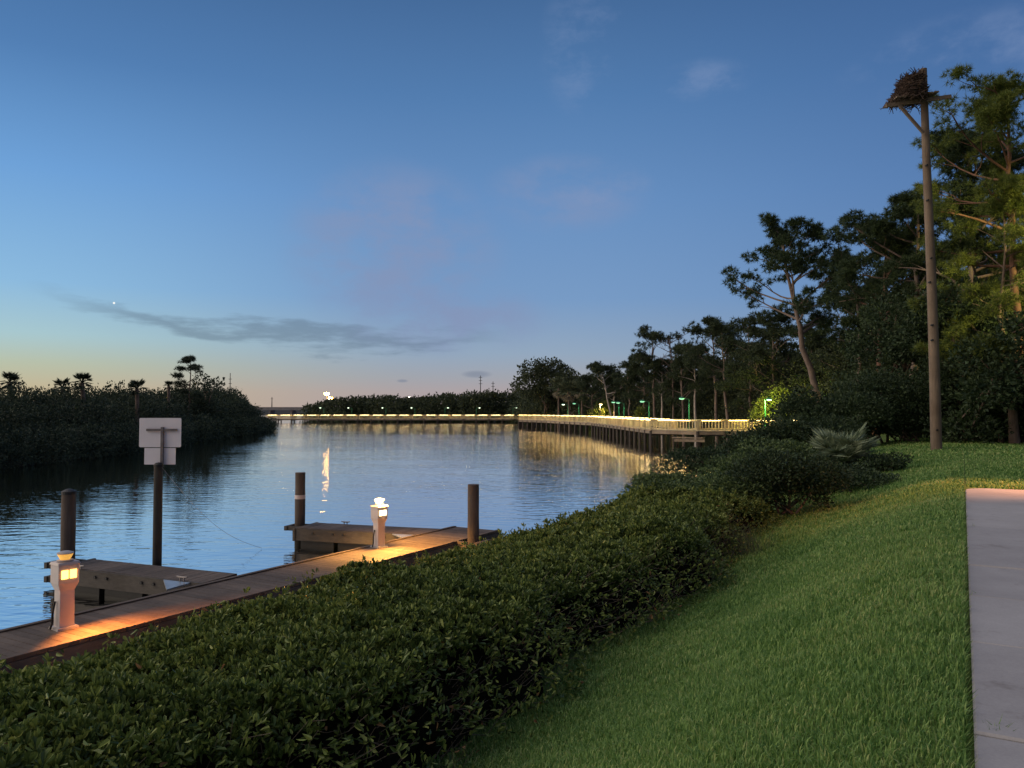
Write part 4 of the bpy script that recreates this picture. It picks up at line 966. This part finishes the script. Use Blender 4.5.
# ------------------------------------------------------------------ far bridge and utility poles
def bridge():
    Yd = 440; x0 = (180 - 512) / F * Yd; x1 = (345 - 512) / F * Yd; root = thing('road_bridge', [(x0 + x1) / 2, Yd, WATER], 'long low dark road bridge at the far left horizon', 'bridge')
    m_ = MB(); m_.box([(x0 + x1) / 2, Yd, 1.5], (x1 - x0, 11, 1.0)); m_.build('deck', M['concrete_far'], root)
    m_ = MB(); m_.box([(x0 + x1) / 2, Yd - 5.3, 2.35], (x1 - x0, .3, .7)); m_.build('parapet', M['concrete_far'], root)
    for x in np.arange(x0 + 4, x1, 12):
        m_ = MB(); m_.box([x, Yd, -1.0], (1.0, 9, 4.2)); m_.build('pier', M['concrete_far'], root)
bridge()
def utility(px, py, Yd, label, arms, w=1.4):
    x = (px - 512) / F * Yd; g = gz(x, Yd); z = 1.6 - (py - 409) * Yd / F; root = thing('utility_pole', [x, Yd, g], label, 'utility pole', 'utility poles on the horizon')
    m_ = MB(); m_.tube([[x, Yd, g], [x, Yd, z]], [.45 * Yd / 600, .25 * Yd / 600], 7); m_.build('pole', M['far_metal'], root)
    for a in arms:
        m_ = MB(); m_.box([x, Yd, z - a], (w * 2, .25, .32)); m_.build('crossarm', M['far_metal'], root)
utility(480.5, 375.5, 620, 'taller of two utility poles over the treeline, left of its pair', (1.5, 4, 6.5))
utility(493, 381.5, 640, 'shorter utility pole right of the taller one over the treeline', (1.5, 4))
utility(230, 373, 520, 'slim mast behind the tip of the left bank', (4, 7), 1.0)
utility(272, 397, 900, 'tiny distant utility pole above the far bridge', (2,))

# ------------------------------------------------------------------ sky and light
w = bpy.data.worlds.new('World'); sc.world = w; w.use_nodes = True
nt = w.node_tree; bg = nt.nodes['Background']
def mth(op, a, b=None, c=None, clamp=False):
    n = nt.nodes.new('ShaderNodeMath'); n.operation = op; n.use_clamp = clamp
    for k, v in enumerate((a, b, c)):
        if v is None: continue
        if isinstance(v, (int, float)): n.inputs[k].default_value = v
        else: nt.links.new(v, n.inputs[k])
    return n.outputs[0]
def maprange(v, a, b, c=0., d=1., smooth=True):
    n = nt.nodes.new('ShaderNodeMapRange'); n.interpolation_type = 'SMOOTHSTEP' if smooth else 'LINEAR'
    for k, x in zip((1, 2, 3, 4), (a, b, c, d)): n.inputs[k].default_value = x
    nt.links.new(v, n.inputs[0]); return n.outputs[0]
tc = nt.nodes.new('ShaderNodeTexCoord'); sep = nt.nodes.new('ShaderNodeSeparateXYZ'); nt.links.new(tc.outputs['Generated'], sep.inputs[0])
el = mth('MULTIPLY', mth('ARCSINE', sep.outputs[2]), 180 / math.pi)          # degrees above the horizon
az = mth('MULTIPLY', mth('ARCTAN2', sep.outputs[0], sep.outputs[1]), 180 / math.pi)
e01 = mth('DIVIDE', mth('ADD', el, 2.0), 92.0, clamp=True)
def er(stops): return ramp(nt, [((e + 2) / 92, srgb(*c)) for e, c in stops], e01).outputs[0]
west = er([(-2, (198, 168, 132)), (1.2, (196, 180, 146)), (2.9, (184, 192, 168)), (4.7, (168, 200, 206)), (8, (140, 186, 222)), (15, (110, 161, 215)), (22, (81, 126, 179)), (29, (65, 104, 153)), (60, (88, 118, 160)), (90, (96, 118, 150))])
mid = er([(-2, (176, 156, 156)), (1.2, (172, 160, 162)), (2.3, (160, 163, 172)), (4, (146, 166, 188)), (8, (119, 154, 196)), (15, (103, 143, 192)), (22, (82, 124, 174)), (29, (66, 103, 150)), (60, (84, 112, 150)), (90, (96, 118, 150))])
east = er([(-2, (120, 130, 155)), (2, (112, 132, 162)), (8, (100, 134, 180)), (15, (84, 121, 172)), (22, (70, 107, 158)), (29, (58, 92, 142)), (60, (84, 112, 150)), (90, (96, 118, 150))])
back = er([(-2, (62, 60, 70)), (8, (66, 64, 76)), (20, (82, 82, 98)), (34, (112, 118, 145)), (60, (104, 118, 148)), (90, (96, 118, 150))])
sun_side = er([(-2, (255, 170, 90)), (3, (255, 200, 120)), (8, (240, 215, 170)), (18, (170, 195, 215)), (35, (110, 145, 185)), (60, (92, 120, 155)), (90, (96, 118, 150))])
col = mixc(nt, west, mid, maprange(az, -36, -4)); col = mixc(nt, col, east, maprange(az, 2, 40))
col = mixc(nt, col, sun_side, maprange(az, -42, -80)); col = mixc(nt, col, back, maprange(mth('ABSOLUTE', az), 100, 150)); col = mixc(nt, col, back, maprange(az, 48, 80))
# thin clouds
cv = nt.nodes.new('ShaderNodeCombineXYZ'); nt.links.new(mth('MULTIPLY', az, .085), cv.inputs[0]); nt.links.new(mth('MULTIPLY', el, .42), cv.inputs[1])
nz = noise(nt, 1.0, 6, .58, vec=cv.outputs[0])
cv2 = nt.nodes.new('ShaderNodeCombineXYZ'); nt.links.new(mth('MULTIPLY', az, .17), cv2.inputs[0]); nt.links.new(mth('ADD', mth('MULTIPLY', el, .30), 7.3), cv2.inputs[1])
nz2 = noise(nt, 1.0, 6, .62, vec=cv2.outputs[0])
line = mth('ADD', 5.0, mth('MULTIPLY', mth('POWER', mth('ABSOLUTE', mth('ADD', az, 11)), 2.0), .0062))
dd = mth('SUBTRACT', mth('SUBTRACT', el, line), mth('MULTIPLY', mth('SUBTRACT', nz.outputs[0], .5), 6.5))
band = mth('MULTIPLY', maprange(mth('ABSOLUTE', dd), .85, .0), mth('MULTIPLY', maprange(az, -33, -24), maprange(az, 1, -7)))
col = mixc(nt, col, srgb(98, 118, 138), mth('MULTIPLY', band, .55))
def blob(a0, e0, ra, re): 
    u = mth('DIVIDE', mth('SUBTRACT', az, a0), ra); v = mth('DIVIDE', mth('SUBTRACT', el, e0), re); return maprange(mth('ADD', mth('MULTIPLY', u, u), mth('MULTIPLY', v, v)), 1.0, 0.0)
pk = mth('MULTIPLY', mth('MAXIMUM', mth('MAXIMUM', blob(-8.5, 11.5, 9, 7), blob(-5, 6.6, 9, 3.2)), mth('MULTIPLY', blob(4, 15.5, 7, 3.2), .7)), maprange(nz2.outputs[0], .30, .68))
col = mixc(nt, col, srgb(132, 147, 182), mth('MULTIPLY', pk, .8))
wz = mth('MULTIPLY', mth('MAXIMUM', mth('MAXIMUM', blob(5.5, 25, 4, 5), blob(14, 22.5, 4, 1.6)), mth('MAXIMUM', blob(31, 21.5, 9, 3), blob(6, 16, 5, 1.5))), maprange(nz2.outputs[0], .45, .72))
col = mixc(nt, col, srgb(132, 152, 190), mth('MULTIPLY', wz, .38))
small = mth('MULTIPLY', mth('MAXIMUM', blob(-2.6, 2.55, 1.3, .33), blob(-8, 2.05, .5, .15)), .6); col = mixc(nt, col, srgb(120, 130, 150), small)
# evening planet
pd = unit(ray(114, 303)); vd = nt.nodes.new('ShaderNodeVectorMath'); vd.operation = 'DOT_PRODUCT'; nt.links.new(tc.outputs['Generated'], vd.inputs[0]); vd.inputs[1].default_value = tuple(pd)
col = mixc(nt, col, (1, 1, .95, 1), maprange(vd.outputs['Value'], math.cos(math.radians(.085)), math.cos(math.radians(.04))))
SUN_EL, SUN_AZ = 38.0, -95.0
sky = nt.nodes.new('ShaderNodeTexSky'); sky.sky_type = 'NISHITA'; sky.sun_disc = False
sky.sun_elevation = math.radians(SUN_EL); sky.sun_rotation = math.radians(SUN_AZ)
skm = mixc(nt, (0, 0, 0, 1), sky.outputs[0], .0012)
tot = mixc(nt, col, skm, 1.0, 'ADD')
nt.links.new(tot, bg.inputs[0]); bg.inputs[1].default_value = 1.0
sd = bpy.data.lights.new('afterglow', 'SUN'); sd.energy = 1.75; sd.angle = math.radians(70); sd.color = (1.0, .80, .58)
so = bpy.data.objects.new('afterglow', sd); COL.objects.link(so)
dv = np.array([math.sin(math.radians(SUN_AZ)) * math.cos(math.radians(SUN_EL)), math.cos(math.radians(SUN_AZ)) * math.cos(math.radians(SUN_EL)), math.sin(math.radians(SUN_EL))])
so.rotation_euler = aim(-dv); so.location = (-30, 0, 40)

# ------------------------------------------------------------------ camera and colour
cd = bpy.data.cameras.new('camera'); co = bpy.data.objects.new('camera', cd); COL.objects.link(co); sc.camera = co
cd.sensor_width = 36; cd.lens = 36 * F / 1024; cd.clip_end = 6000; cd.clip_start = .05
co.location = (0, 0, 1.6); co.rotation_euler = (math.radians(90) + PITCH, 0, 0)
sc.view_settings.view_transform = 'Standard'; sc.view_settings.look = 'None'; sc.view_settings.exposure = 0; sc.view_settings.gamma = 1
sc.cycles.max_bounces = 6; sc.cycles.transparent_max_bounces = 8; sc.cycles.use_denoising = True
sc.cycles.sample_clamp_indirect = 25
